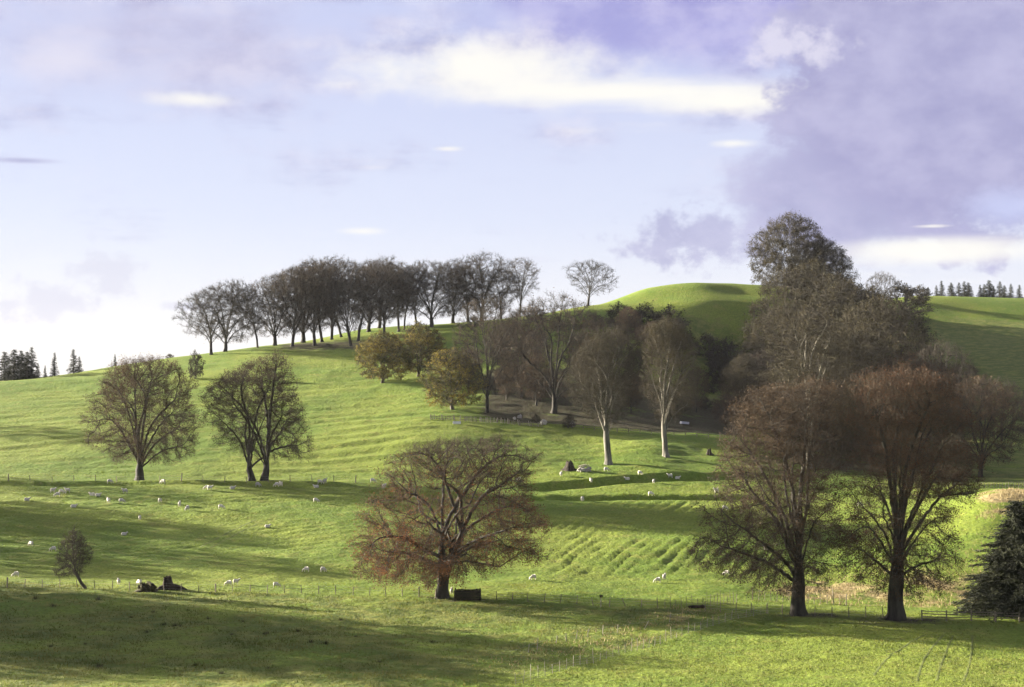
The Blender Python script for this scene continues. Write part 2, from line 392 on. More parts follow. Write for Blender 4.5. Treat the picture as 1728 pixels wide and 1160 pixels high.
def hz(x, y):
    x = np.asarray(x, float); y = np.asarray(y, float)
    i = np.clip(np.searchsorted(XS, x) - 1, 0, len(XS) - 2); j = np.clip(np.searchsorted(YS, y) - 1, 0, len(YS) - 2)
    tx = (x - XS[i]) / (XS[i+1] - XS[i]); ty = (y - YS[j]) / (YS[j+1] - YS[j])
    return (ZG[j, i] * (1-tx) + ZG[j, i+1] * tx) * (1-ty) + (ZG[j+1, i] * (1-tx) + ZG[j+1, i+1] * tx) * ty

def at(px, d):
    """a point on the ground on a bearing, at a distance"""
    x = (px - CX) / FPX * d
    return (x, d, float(hz(x, d)))

_YS = np.arange(150.0, 900.0, 0.25)
def hit(px, py, dmin=150.0):
    """the point of the ground seen on a line of sight"""
    ys = _YS[_YS >= dmin]
    g = hz((px - CX) / FPX * ys, ys); r = (HY - py) / FPX * ys
    k = np.nonzero(g >= r)[0]
    d = ys[k[0]] if len(k) else ys[-1]
    return at(px, float(d))

def make_ground():
    nx, ny = len(XS), len(YS)
    X2, Y2 = np.meshgrid(XS, YS)
    V = np.stack([X2, Y2, ZG], -1).reshape(-1, 3)
    idx = np.arange(nx * ny).reshape(ny, nx)
    Q = np.stack([idx[:-1, :-1], idx[:-1, 1:], idx[1:, 1:], idx[1:, :-1]], -1).reshape(-1, 4)
    me = mesh_np('pasture', V, Q, M['grass'], smooth=True)
    px = CX + FPX * X2 / np.maximum(Y2, 1)
    w = 0.5 * vn(X2 / 9, Y2 / 9, 21) + 0.5 * vn(X2 / 3, Y2 / 3, 22)
    front = 1 - sstep(Y2 + (px - 745) * 0.016, 226, 230)
    # below the near fence the sward is rough, except in the right-hand field beyond the netting
    fx = np.interp(Y2, [150, 176, 197, 210, 218], [500, 900, 1085, 1180, 1245])
    rough = front * (1 - sstep(px - fx + 60 * w, -45, 45)) * (0.60 + 0.5 * w)
    rough = np.maximum(rough, front * 0.22)
    rough = np.maximum(rough, sstep(px, 1080, 1150) * sstep(Y2, 425, 450) * (1 - sstep(Y2, 572, 590)) * (0.72 + 0.3 * w))  # shade of the hill face put into the colour as duller sward
    rough = np.maximum(rough, sstep(px, 1480, 1540) * sstep(Y2, 330, 360) * (1 - sstep(Y2, 690, 715)) * (0.72 + 0.3 * w))  # same painted shade on the right-hand slope, below its lit top
    dryb = sstep(px, 1270, 1330) * sstep(Y2, 226, 232) * (1 - sstep(Y2, 248, 268)) * (0.33 + 0.7 * w) * sstep(px + (Y2 - 232) * 9, 1300, 1420)
    dryb = np.maximum(dryb, sstep(px, 1600, 1690) * sstep(Y2, 255, 280) * (1 - sstep(Y2, 302, 308)) * (0.45 + 0.9 * w))
    dryb = np.maximum(dryb, front * (1 - sstep(px - fx, -6, 6)) * np.exp(-((px - fx + 40) / 90) ** 2) * sstep(Y2, 172, 190) * (0.25 + 0.45 * w))
    leaf = np.zeros_like(px)
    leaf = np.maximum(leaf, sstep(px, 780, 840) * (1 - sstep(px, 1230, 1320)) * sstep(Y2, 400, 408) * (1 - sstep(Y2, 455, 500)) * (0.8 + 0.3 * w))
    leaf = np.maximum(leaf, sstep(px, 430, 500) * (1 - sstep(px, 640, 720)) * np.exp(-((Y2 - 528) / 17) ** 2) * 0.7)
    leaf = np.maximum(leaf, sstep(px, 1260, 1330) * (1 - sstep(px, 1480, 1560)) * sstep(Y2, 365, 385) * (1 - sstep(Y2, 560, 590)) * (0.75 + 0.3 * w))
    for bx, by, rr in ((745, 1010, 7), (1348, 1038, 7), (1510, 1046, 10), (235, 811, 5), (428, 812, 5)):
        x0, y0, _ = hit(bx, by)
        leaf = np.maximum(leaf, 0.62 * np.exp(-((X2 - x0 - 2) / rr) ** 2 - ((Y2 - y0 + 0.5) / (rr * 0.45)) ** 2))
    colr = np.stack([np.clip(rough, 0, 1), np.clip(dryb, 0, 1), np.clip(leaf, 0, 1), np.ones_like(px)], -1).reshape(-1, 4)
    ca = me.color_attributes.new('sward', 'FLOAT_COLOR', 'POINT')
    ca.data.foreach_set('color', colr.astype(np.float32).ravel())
    o = link('ground', me); tag(o, 'green pasture rolling up from the near field to the hilltops', 'pasture', kind='structure')
    return rough, dryb
ROUGH_SHADE, DRY = make_ground()

# ------------------------------------------------------------------ trees
def tubes(chains, sides_of):
    """chains: list of (points Kx3, radii K); returns verts, tris"""
    VV, TT, n = [], [], 0
    for P, r in chains:
        K = len(P)
        if K < 2: continue
        s = sides_of(r[0])
        T = np.gradient(P, axis=0); T /= np.linalg.norm(T, axis=1, keepdims=True) + 1e-9
        m = np.abs(T.mean(0)); ref = np.zeros(3); ref[int(np.argmin(m))] = 1
        A = np.cross(T, ref); A /= np.linalg.norm(A, axis=1, keepdims=True) + 1e-9
        B = np.cross(T, A)
        ang = np.arange(s) * 2 * math.pi / s
        ring = P[:, None] + r[:, None, None] * (np.cos(ang)[None, :, None] * A[:, None] + np.sin(ang)[None, :, None] * B[:, None])
        VV.append(ring.reshape(-1, 3))
        i = np.arange(K - 1)[:, None] * s; j = np.arange(s)[None]; j2 = (j + 1) % s
        a, b, c, d = i + j, i + j2, i + s + j2, i + s + j
        TT.append(n + np.concatenate([np.stack([a, b, c], -1).reshape(-1, 3), np.stack([a, c, d], -1).reshape(-1, 3)]))
        n += K * s
    if not VV: return np.zeros((0, 3)), np.zeros((0, 3), int)
    return np.concatenate(VV), np.concatenate(TT)

def spikes(base, tip, w, rng):
    """thin three-sided tapering twigs"""
    d = tip - base; L = np.linalg.norm(d, axis=1, keepdims=True) + 1e-9; d = d / L
    rv = rng.normal(size=d.shape); A = np.cross(d, rv); A /= np.linalg.norm(A, axis=1, keepdims=True) + 1e-9
    B = np.cross(d, A); w = w[:, None]
    V = np.stack([base + A * w, base - 0.5 * A * w + 0.87 * B * w, base - 0.5 * A * w - 0.87 * B * w, tip], 1)
    n = len(base); k = np.arange(n)[:, None] * 4
    T = np.concatenate([k + np.array([[0, 1, 3]]), k + np.array([[1, 2, 3]]), k + np.array([[2, 0, 3]])])
    return V.reshape(-1, 3), T

def diamonds(c, size, rng, flat=0.5):
    n = len(c)
    u = rng.normal(size=(n, 3)); u /= np.linalg.norm(u, axis=1, keepdims=True)
    v = rng.normal(size=(n, 3)); v[:, 2] *= flat; v = np.cross(u, v); v /= np.linalg.norm(v, axis=1, keepdims=True)
    s = size[:, None]
    V = np.stack([c - u * s, c + v * s * 0.6, c + u * s, c - v * s * 0.6], 1).reshape(-1, 3)
    k = np.arange(n)[:, None] * 4
    return V, np.concatenate([k + np.array([[0, 1, 2]]), k + np.array([[0, 2, 3]])])

def grow(rng, prof, stems, n_attr, step, kill, depth=0.9, shell=0.45, up=0.15, jitter=0.12, limbs=0, spread=0.6, sag=0.0, layers=0.0, dens=None, rise=0.5):
    """branch skeleton that fills a crown outline; prof = [(height, reach left, reach right)] in metres"""
    ph = np.array([p[0] for p in prof]); pl = np.array([p[1] for p in prof]); pr = np.array([p[2] for p in prof])
    wmax = (pl + pr).max() / 2
    A = []
    while len(A) < n_attr:
        h = rng.uniform(ph[0], ph[-1]); L = np.interp(h, ph, pl); Rr = np.interp(h, ph, pr)
        w = (L + Rr) / 2
        if w <= 0.05 or rng.uniform() > (w / wmax + 0.15) * (0.42 + 0.85 * (h - ph[0]) / (ph[-1] - ph[0])): continue
        if layers and math.sin(2 * math.pi * h / layers + 1.2 * math.sin(h)) < -0.15 and rng.uniform() < 0.75: continue
        sh = shell
        if dens:
            dw = np.interp(h, [q[0] for q in dens], [q[1] for q in dens])
            if rng.uniform() > dw: continue
            sh = shell * (0.35 + 0.65 * dw)
        rho = rng.uniform() ** sh; th = rng.uniform(0, 2 * math.pi)
        lump = 0.95 + 0.13 * math.sin(3 * th + h * 0.9) * math.sin(h * 0.55 + 1.3)
        A.append(((Rr - L) / 2 + w * rho * math.cos(th) * lump, w * depth * rho * math.sin(th) * lump, h + rng.normal() * 0.3))
    A = np.array(A)
    MAXN = 14000
    P = np.zeros((MAXN, 3)); par = np.full(MAXN, -1); nch = np.zeros(MAXN, int); n = 0
    for pts in stems:
        prev = -1
        for q in pts:
            P[n] = q; par[n] = prev
            if prev >= 0: nch[prev] += 1
            prev = n; n += 1
    nstem = n
    near = np.full(len(A), -1); nd = np.full(len(A), 1e9)
    def upd(lo, hi):
        Q = P[lo:hi]
        D = np.sqrt(np.maximum((A * A).sum(1)[:, None] + (Q * Q).sum(1)[None] - 2 * A @ Q.T, 0))
        # stay off the clear bole
        k = D.argmin(1); dm = D[np.arange(len(A)), k]
        b = dm < nd; near[b] = lo + k[b]; nd[b] = dm[b]
    # only the top of each stem starts branching
    starts = []
    c = 0
    for pts in stems:
        m = len(pts); starts += list(range(c + max(1, m - 3), c + m)); c += m
    # main limbs fan out of the bole
    tops = []; c = 0
    for pts in stems: tops.append(list(range(c + max(1, int(len(pts) * 0.55)), c + len(pts)))); c += len(pts)
    for li in range(limbs):
        root = tops[li % len(tops)]; f = (li + 0.5) / limbs
        b = root[min(len(root) - 1, int(f * len(root)))]
        hh = ph[0] + (ph[-1] - ph[0]) * (0.12 + 0.80 * f)
        L = np.interp(hh, ph, pl); Rr = np.interp(hh, ph, pr); w = (L + Rr) / 2
        th = li * 2.39996 + rng.normal() * 0.25
        rho = spread * (1 - 0.34 * f * f)
        tgt = np.array([(Rr - L) / 2 + w * rho * math.cos(th), w * depth * rho * math.sin(th), hh])
        p0 = P[b].copy(); ctl = p0 + (tgt - p0) * np.array([0.30, 0.30, rise]) + np.array([0, 0, (0.10 - sag * (1 - f)) * np.linalg.norm(tgt - p0)])
        Ln = np.linalg.norm(tgt - p0); K = max(3, int(Ln / step)); prev = b
        wv = rng.normal(size=3) * 0.045 * Ln; wf = rng.uniform(1.2, 2.2)
        for t in np.linspace(0, 1, K + 1)[1:]:
            q = wv * math.sin(t * wf * math.pi) * t + (1-t)**2 * p0 + 2*t*(1-t) * ctl + t*t * tgt + rng.normal(size=3) * 0.10 * step
            P[n] = q; par[n] = prev; nch[prev] += 1; prev = n
            if t > 0.30: starts.append(n)
            n += 1
    if limbs: starts = [q for q in starts if q >= nstem]
    for s_ in starts: upd(s_, s_ + 1)
    for it in range(150):
        if len(A) == 0 or n > MAXN - 600: break
        dirs = A - P[near]; dirs /= nd[:, None] + 1e-9
        acc = np.zeros((n, 3)); np.add.at(acc, near, dirs)
        cnt = np.bincount(near, minlength=n)
        act = np.nonzero((cnt > 0) & (nch[:n] < 4))[0]
        if len(act) == 0: break
        g = acc[act]; g /= np.linalg.norm(g, axis=1, keepdims=True) + 1e-9
        prv = np.where(par[act] >= 0, par[act], act)
        old = P[act] - P[prv]; old /= np.linalg.norm(old, axis=1, keepdims=True) + 1e-9
        first = nch[act] == 0
        g = g + old * np.where(first, 0.45, 0.0)[:, None] + np.array([0, 0, up]) + rng.normal(size=g.shape) * jitter
        g /= np.linalg.norm(g, axis=1, keepdims=True) + 1e-9
        new = P[act] + g * step
        k = len(act); P[n:n+k] = new; par[n:n+k] = act; nch[act] += 1
        upd(n, n + k); n += k
        keep = nd > kill
        if it > 30: keep &= rng.uniform(size=len(A)) > 0.02
        A, near, nd = A[keep], near[keep], nd[keep]
    return P[:n], par[:n], nstem

def tree_mesh(name, seed, prof, stems, r0, mats, n_attr=700, step=0.7, kill=1.1, twigs=5, twig_len=1.3, twig_w=0.022, sub=3, leaves=0.4, leaf_size=0.13,
              depth=0.9, shell=0.45, up=0.15, droop=0.0, tip_r=0.022, flare=0.55, leaf_low=0.0, limbs=9, spread=0.62, sag=0.0, layers=0.0, limb_r=0.0, dens=None, rise=0.5):
    rng = np.random.default_rng(seed)
    P, par, nstem = grow(rng, prof, stems, n_attr, step, kill, depth, shell, up, 0.12, limbs, spread, sag, layers, dens, rise)
    n = len(P)
    H = prof[-1][0]
    kids = [[] for _ in range(n)]
    for i in range(n):
        if par[i] >= 0: kids[par[i]].append(i)
    cnt = np.zeros(n)
    for i in range(n - 1, -1, -1):
        if not kids[i]: cnt[i] = 1
        if par[i] >= 0: cnt[par[i]] += cnt[i]
    pw = math.log(max(r0 / tip_r, 1.5)) / math.log(max(cnt[0], 3))
    r = tip_r * cnt ** pw
    # root flare
    zb = P[:, 2] - P[0, 2]
    st = np.arange(n) < nstem
    r = np.where(st, r * (1 + flare * np.exp(-np.maximum(zb, 0) / (r0 * 1.1))), r)
    chains = []
    done = np.zeros(n, bool)
    for i in range(n):
        if done[i]: continue
        ch = [par[i], i] if par[i] >= 0 else [i]
        done[i] = True
        j = i
        while kids[j]:
            j = max(kids[j], key=lambda q: cnt[q])
            if done[j]: break
            ch.append(j); done[j] = True
        rr = r[ch].copy()
        if par[i] >= 0: rr[0] = min(rr[0], rr[1] * 1.25)
        rr[-1] *= 0.6
        chains.append((P[ch], rr))
    thick = [c for c in chains if c[1][min(1, len(c[1]) - 1)] > tip_r * 1.9]
    thin = [c for c in chains if c[1][min(1, len(c[1]) - 1)] <= tip_r * 1.9]
    small, big = [], []
    if limb_r:
        stems_ = [c for c in thick if c[0][0][2] < 0.0]
        rest = [c for c in thick if c[0][0][2] >= 0.0]
        big = [c for c in rest if c[1][1] >= limb_r]; small = [c for c in rest if c[1][1] < limb_r]; thick = stems_
    tv, tt = tubes(thick, lambda q: 14 if q > 0.5 else (8 if q > 0.2 else 5))
    if len(tv):   # ribbed, uneven bole
        a = np.arctan2(tv[:, 1], tv[:, 0]); low = np.exp(-np.maximum(tv[:, 2], 0) / 2.2) * (np.hypot(tv[:, 0], tv[:, 1]) < r0 * 4)
        k = 1 + low * (0.16 * np.sin(5 * a + seed) + 0.10 * np.sin(8 * a + 2 * seed))
        tv[:, 0] *= k; tv[:, 1] *= k
    trunk = mesh_np(name + '_trunk', tv, tt, mats[0], smooth=True)
    limb_meshes = []
    for c in big:
        lv_, lt_ = tubes([c], lambda q: 8 if q > 0.2 else 6); limb_meshes.append(mesh_np(name + '_limb', lv_, lt_, mats[0], smooth=True))
    nv, nt = tubes(thin, lambda q: 3)
    sv_, st_ = tubes(small, lambda q: 5)
    # fine twigs spread from the thin wood
    cand = np.nonzero((r < tip_r * 3.2) & (np.arange(n) >= nstem))[0]
    cen = np.array([np.mean(P[cand, 0]), np.mean(P[cand, 1]), H * 0.45])
    idx = np.repeat(cand, twigs)
    d0 = P[idx] - P[par[idx]]; d0 /= np.linalg.norm(d0, axis=1, keepdims=True) + 1e-9
    outw = P[idx] - cen; outw /= np.linalg.norm(outw, axis=1, keepdims=True) + 1e-9
    hfrac = (P[idx, 2] / H)[:, None]
    dd = d0 * 0.55 + outw * 0.45 + rng.normal(size=d0.shape) * 0.48 + np.array([0, 0, 1.0]) * (0.22 - droop * (1 - hfrac) * 1.2)
    dd /= np.linalg.norm(dd, axis=1, keepdims=True) + 1e-9
    Lg = twig_len * rng.uniform(0.5, 1.25, len(idx))[:, None]
    b0 = P[idx] - d0 * rng.uniform(0, step, len(idx))[:, None]
    mid = b0 + dd * Lg * 0.5 + rng.normal(size=dd.shape) * 0.06
    tip = mid + (dd + rng.normal(size=dd.shape) * 0.25 + np.array([0, 0, 0.10 - 0.3 * droop])) * Lg * 0.5
    w = twig_w * rng.uniform(0.7, 1.3, len(idx))
    f1 = np.cross(dd, rng.normal(size=mid.shape)); f1 /= np.linalg.norm(f1, axis=1, keepdims=True) + 1e-9; f1 *= w[:, None] * 1.15
    v1 = np.stack([b0 + f1, b0 - f1, mid + (mid - b0) * 0.3], 1).reshape(-1, 3); t1 = np.arange(len(mid) * 3).reshape(-1, 3)
    fw = np.cross(tip - mid, rng.normal(size=mid.shape)); fw /= np.linalg.norm(fw, axis=1, keepdims=True) + 1e-9; fw *= w[:, None]
    v2 = np.stack([mid + fw, mid - fw, tip], 1).reshape(-1, 3); t2 = np.arange(len(mid) * 3).reshape(-1, 3)
    parts = [(nv, nt, 0), (sv_, st_, 2), (v1, t1, 0), (v2, t2, 0)]
    if sub:
        t = rng.uniform(0.15, 1.0, (len(idx), sub))
        si = np.repeat(np.arange(len(idx)), sub); t = t.ravel()[:, None]
        sb = np.where(t < 0.5, b0[si] + (mid[si] - b0[si]) * t * 2, mid[si] + (tip[si] - mid[si]) * (t - 0.5) * 2)
        sd = dd[si] * 0.6 + rng.normal(size=(len(si), 3)) * 0.6 + np.array([0, 0, 0.12 - 0.25 * droop])
        sd /= np.linalg.norm(sd, axis=1, keepdims=True)
        se = sb + sd * twig_len * 0.42 * rng.uniform(0.4, 1.2, (len(si), 1))
        sw = np.cross(sd, rng.normal(size=sd.shape)); sw /= np.linalg.norm(sw, axis=1, keepdims=True)
        sw *= twig_w * 0.75
        v3 = np.stack([sb + sw, sb - sw, se], 1).reshape(-1, 3)
        parts.append((v3, np.arange(len(si) * 3).reshape(-1, 3), 0))
        ends = np.concatenate([tip, se])
    else:
        ends = tip
    if leaves > 0:
        hf = ends[:, 2] / H
        clump = vn(ends[:, 0] / 2.6 + ends[:, 2] / 3.7, ends[:, 1] / 2.6 - ends[:, 2] / 2.9, seed)
        pr = leaves * np.clip(0.75 + 0.9 * clump, 0.05, 2) * (1 + leaf_low * (0.55 - hf) * 2)
        reps = rng.poisson(np.clip(pr, 0, 4))
        lc = np.repeat(ends, reps, axis=0) + rng.normal(size=(reps.sum(), 3)) * 0.14
        lv, lt = diamonds(lc, leaf_size * rng.uniform(0.6, 1.3, len(lc)), rng)
        parts.append((lv, lt, 1))
    VV, TT, MI, k = [], [], [], 0
    for v, t, mi in parts:
        if len(v) == 0: continue
        VV.append(v); TT.append(t + k); MI.append(np.full(len(t), mi)); k += len(v)
    crown = mesh_np(name + '_crown', np.concatenate(VV), np.concatenate(TT), [mats[1], mats[2], mats[3] if len(mats) > 3 else mats[0]], np.concatenate(MI))
    return trunk, crown, limb_meshes

def bole(h, base=(0, 0), lean=(0, 0), n=7, seed=0, wob=0.06, bend=1.0):
    rg = np.random.default_rng(seed)
    z = np.linspace(-0.35, h, n)
    t = np.clip(z / h, 0, 1)
    x = base[0] + lean[0] * t ** bend + np.cumsum(rg.normal(size=n)) * wob * (t > 0.05); y = base[1] + lean[1] * t ** bend + np.cumsum(rg.normal(size=n)) * wob * (t > 0.05)
    return np.stack([x, y, z], 1)

def put_tree(name, meshes, loc, label, cat='tree', group=None, rz=0.0, scale=(1, 1, 1), tilt=(0.0, 0.0)):
    e = link(name, None, loc=loc, rot=(tilt[0], tilt[1], rz), scale=scale)
    e.empty_display_size = 1.0
    tag(e, label, cat, group)
    tr = link('trunk', meshes[0], e); link('crown', meshes[1], e)
    if len(meshes) > 2:
        for lm in meshes[2]: link('limb', lm, tr)
    return e

def pxprof(lst, d, k=1.0):
    s = d / FPX
    return [(h * s, l * s * k, r_ * s * k) for h, l, r_ in lst]

def hero_trees():
    g = 'big bare parkland beeches'
    red = [M['bark'], M['twig_red'], M['leaf_copper']]
    mixd = [M['bark'], M['twig_red'], M['leaf_brown']]
    russet = [M['bark'], M['twig_red'], M['leaf_russet']]
    grey = [M['bark_pale'], M['twig_grey'], M['leaf_olive'], M['bark']]
    kw = dict(step=0.55, kill=0.72, tip_r=0.021, twig_w=0.012, twig_len=1.3, sub=4, leaf_size=0.10, limb_r=0.10)
    # two on the left along the far fence
    p = hit(235, 811); s = p[1] / FPX
    m = tree_mesh('left_beech', 11, pxprof([(32,55,80),(60,84,104),(90,93,112),(140,82,95),(165,74,92),(188,50,72),(203,15,35)], p[1]), [bole(30*s, n=6, seed=1)], 0.70, mixd,
                  n_attr=2700, twigs=7, leaves=0.34, droop=0.25, leaf_low=-0.5, shell=0.40, limbs=13, **kw)
    put_tree('beech_tree', m, p, 'broad domed bare beech on its own at the far fence, left of its neighbour', group=g)
    p = hit(425, 812); s = p[1] / FPX
    m = tree_mesh('twin_beech', 12, pxprof([(36,10,95),(65,66,105),(95,78,102),(130,87,88),(155,85,78),(180,45,72),(200,2,62),(209,-25,52)], p[1]),
                  [bole(34*s, n=6, seed=2, lean=(-0.6, 0)), bole(30*s, base=(21*s, 0.6), n=6, seed=3, lean=(0.5, 0))], 0.58, mixd,
                  n_attr=2700, twigs=7, leaves=0.36, droop=0.3, leaf_low=-0.7, shell=0.40, limbs=14, **kw)
    put_tree('beech_tree', m, p, 'twin-stemmed bare beech with a crown leaning over at the top, by the far fence', group=g)
    # the wide one in the middle
    p = hit(745, 1010); s = p[1] / FPX
    m = tree_mesh('wide_beech', 13, pxprof([(30,100,0),(44,160,70),(69,160,175),(97,152,188),(124,140,188),(152,136,186),(171,122,158),(193,108,160),(207,112,170),(235,98,168),(252,62,156),(262,10,110)], p[1]),
                  [bole(108*s, n=12, seed=4, lean=(0.2, 0), wob=0.05), bole(100*s, base=(0.08, 0.06), n=12, seed=24, lean=(2.6, 0.4), wob=0.03, bend=2.2)], 0.64, russet, n_attr=3600, twigs=6, leaves=0.40, droop=0.35, leaf_low=1.2, shell=0.38, up=0.06, limbs=18, spread=0.68, sag=0.12, layers=0.0, rise=0.62, dens=[(30*s, 0.9), (100*s, 0.95), (125*s, 0.5), (165*s, 0.35), (188*s, 0.45), (205*s, 0.95), (265*s, 1.0)], **kw)
    put_tree('beech_tree', m, p, 'wide flat-topped beech with coppery leaves in the middle of the near fence', group=g)
    # the two big ones on the right
    p = hit(1348, 1038); s = p[1] / FPX
    m = tree_mesh('tall_beech', 14, pxprof([(42,80,50),(79,178,72),(99,198,76),(139,175,88),(178,158,82),(218,146,76),(258,148,84),(297,136,86),(337,126,88),(365,98,84),(380,50,76),(388,0,50)], p[1]),
                  [bole(100*s, n=9, seed=5, lean=(0.1, 0))], 0.80, mixd, n_attr=3900, twigs=6, leaves=0.32, droop=0.35, shell=0.48, up=0.2, limbs=18, **kw)
    put_tree('beech_tree', m, p, 'tall vase-shaped bare beech, left one of the two big trees at lower right', group=g)
    p = hit(1510, 1046); s = p[1] / FPX
    m = tree_mesh('copper_beech', 15, pxprof([(45,45,65),(87,100,120),(127,112,108),(167,100,110),(206,90,145),(230,90,158),(266,88,146),(305,88,134),(345,88,120),(385,86,108),(404,62,90),(418,15,45)], p[1]),
                  [bole(120*s, n=10, seed=6, lean=(0.1, 0))], 0.92, red, n_attr=4200, layers=3.9, twigs=6, leaves=0.48, droop=0.3, leaf_low=0.3, shell=0.55, up=0.15, limbs=20, **kw)
    put_tree('beech_tree', m, p, 'tall dense reddish beech next to the dark conifer at lower right', group=g)
    # the pair with pale boles in the middle distance
    p = hit(1027, 784); s = p[1] / FPX
    m = tree_mesh('pale_bole_beech', 16, pxprof([(67,22,26),(90,50,36),(105,62,42),(128,70,50),(165,70,52),(183,63,55),(208,36,45),(227,-5,25)], p[1]),
                  [bole(72*s, n=9, seed=7, lean=(-0.5, 0))], 0.66, grey, n_attr=2300, twigs=6, leaves=0.46, leaf_low=-0.5, shell=0.5, up=0.35, limbs=12, **kw)
    put_tree('beech_tree', m, p, 'slim bare beech with pale trunk, left one of the pair in the middle distance', group=g)
    p = hit(1125, 771); s = p[1] / FPX
    m = tree_mesh('pale_bole_beech_b', 17, pxprof([(61,14,18),(82,34,44),(98,42,58),(134,45,58),(170,45,52),(199,46,43),(217,30,30),(227,2,14)], p[1]),
                  [bole(74*s, n=9, seed=8, lean=(-0.2, 0))], 0.56, grey, n_attr=2000, twigs=6, leaves=0.52, leaf_low=-0.6, shell=0.5, up=0.35, limbs=11, **kw)
    put_tree('beech_tree', m, p, 'narrow bare beech with pale trunk, right one of the pair in the middle distance', group=g)
    # leaning thorn
    p = hit(145, 994); s = p[1] / FPX
    m = tree_mesh('thorn', 18, pxprof([(22,60,-14),(37,56,2),(54,52,13),(70,50,9),(87,36,-5),(95,26,-14)], p[1]), [bole(30*s, n=6, seed=9, lean=(-1.5, 0))], 0.22,
                  [M['bark_dark'], M['twig_grey'], M['leaf_olive']], n_attr=900, step=0.28, kill=0.34, twigs=5, twig_len=0.55, twig_w=0.013, leaves=0.3, leaf_size=0.06, shell=0.55, tip_r=0.011, limbs=7, sub=4, limb_r=0.05)
    put_tree('thorn_tree', m, p, 'small dark thorn tree leaning left beside the near fence')
hero_trees()

def conifer_mesh(name, seed, H, W, tiers, per, clump, mats):
    rng = np.random.default_rng(seed)
    tz = np.linspace(0, H, 8); tv, tt = tubes([(np.stack([0*tz, 0*tz, tz - 0.3], 1), 0.018 * H * (1 - tz / H * 0.93))], lambda q: 7)
    trunk = mesh_np(name + '_trunk', tv, tt, mats[0], smooth=True)
    B, T, Wd, C = [], [], [], []
    for i in range(tiers):
        h = H * (0.06 + 0.92 * i / tiers)
        rad = W / 2 * (1 - h / H) ** 0.85 * rng.uniform(0.78, 1.15) + 0.15
        for k in range(per):
            a = rng.uniform(0, 2 * math.pi); L = rad * rng.uniform(0.6, 1.1)
            d = np.array([math.cos(a), math.sin(a), -0.22 - 0.25 * (1 - h / H) + 0.5 * (h / H) ** 3])
            b = np.array([0, 0, h + rng.uniform(-.3, .3)]); e = b + d * L
            B.append(b); T.append(e); Wd.append(0.02 + 0.012 * L)
            nq = max(3, int(clump * L))
            t = rng.uniform(0.12, 1.0, nq)[:, None]
            C.append(b + (e - b) * t + rng.normal(size=(nq, 3)) * (0.10 + 0.12 * L * (1 - t)) * np.array([1, 1, 0.6]))
    v, t = spikes(np.array(B), np.array(T), np.array(Wd), rng)
    C = np.concatenate(C)
    e2 = C + (rng.normal(size=C.shape) * 0.5 + np.array([0, 0, -0.35]) + C * np.array([1, 1, 0]) / (np.hypot(C[:, 0], C[:, 1])[:, None] + .3)) * (0.026 if clump < 12 else 0.019) * H
    v2, t2 = spikes(C, e2, np.full(len(C), (0.0055 if clump < 12 else 0.0036) * H), rng)
    crown = mesh_np(name + '_crown', np.concatenate([v, v2]), np.concatenate([t, t2 + len(v)]), [mats[1]])
    return trunk, crown

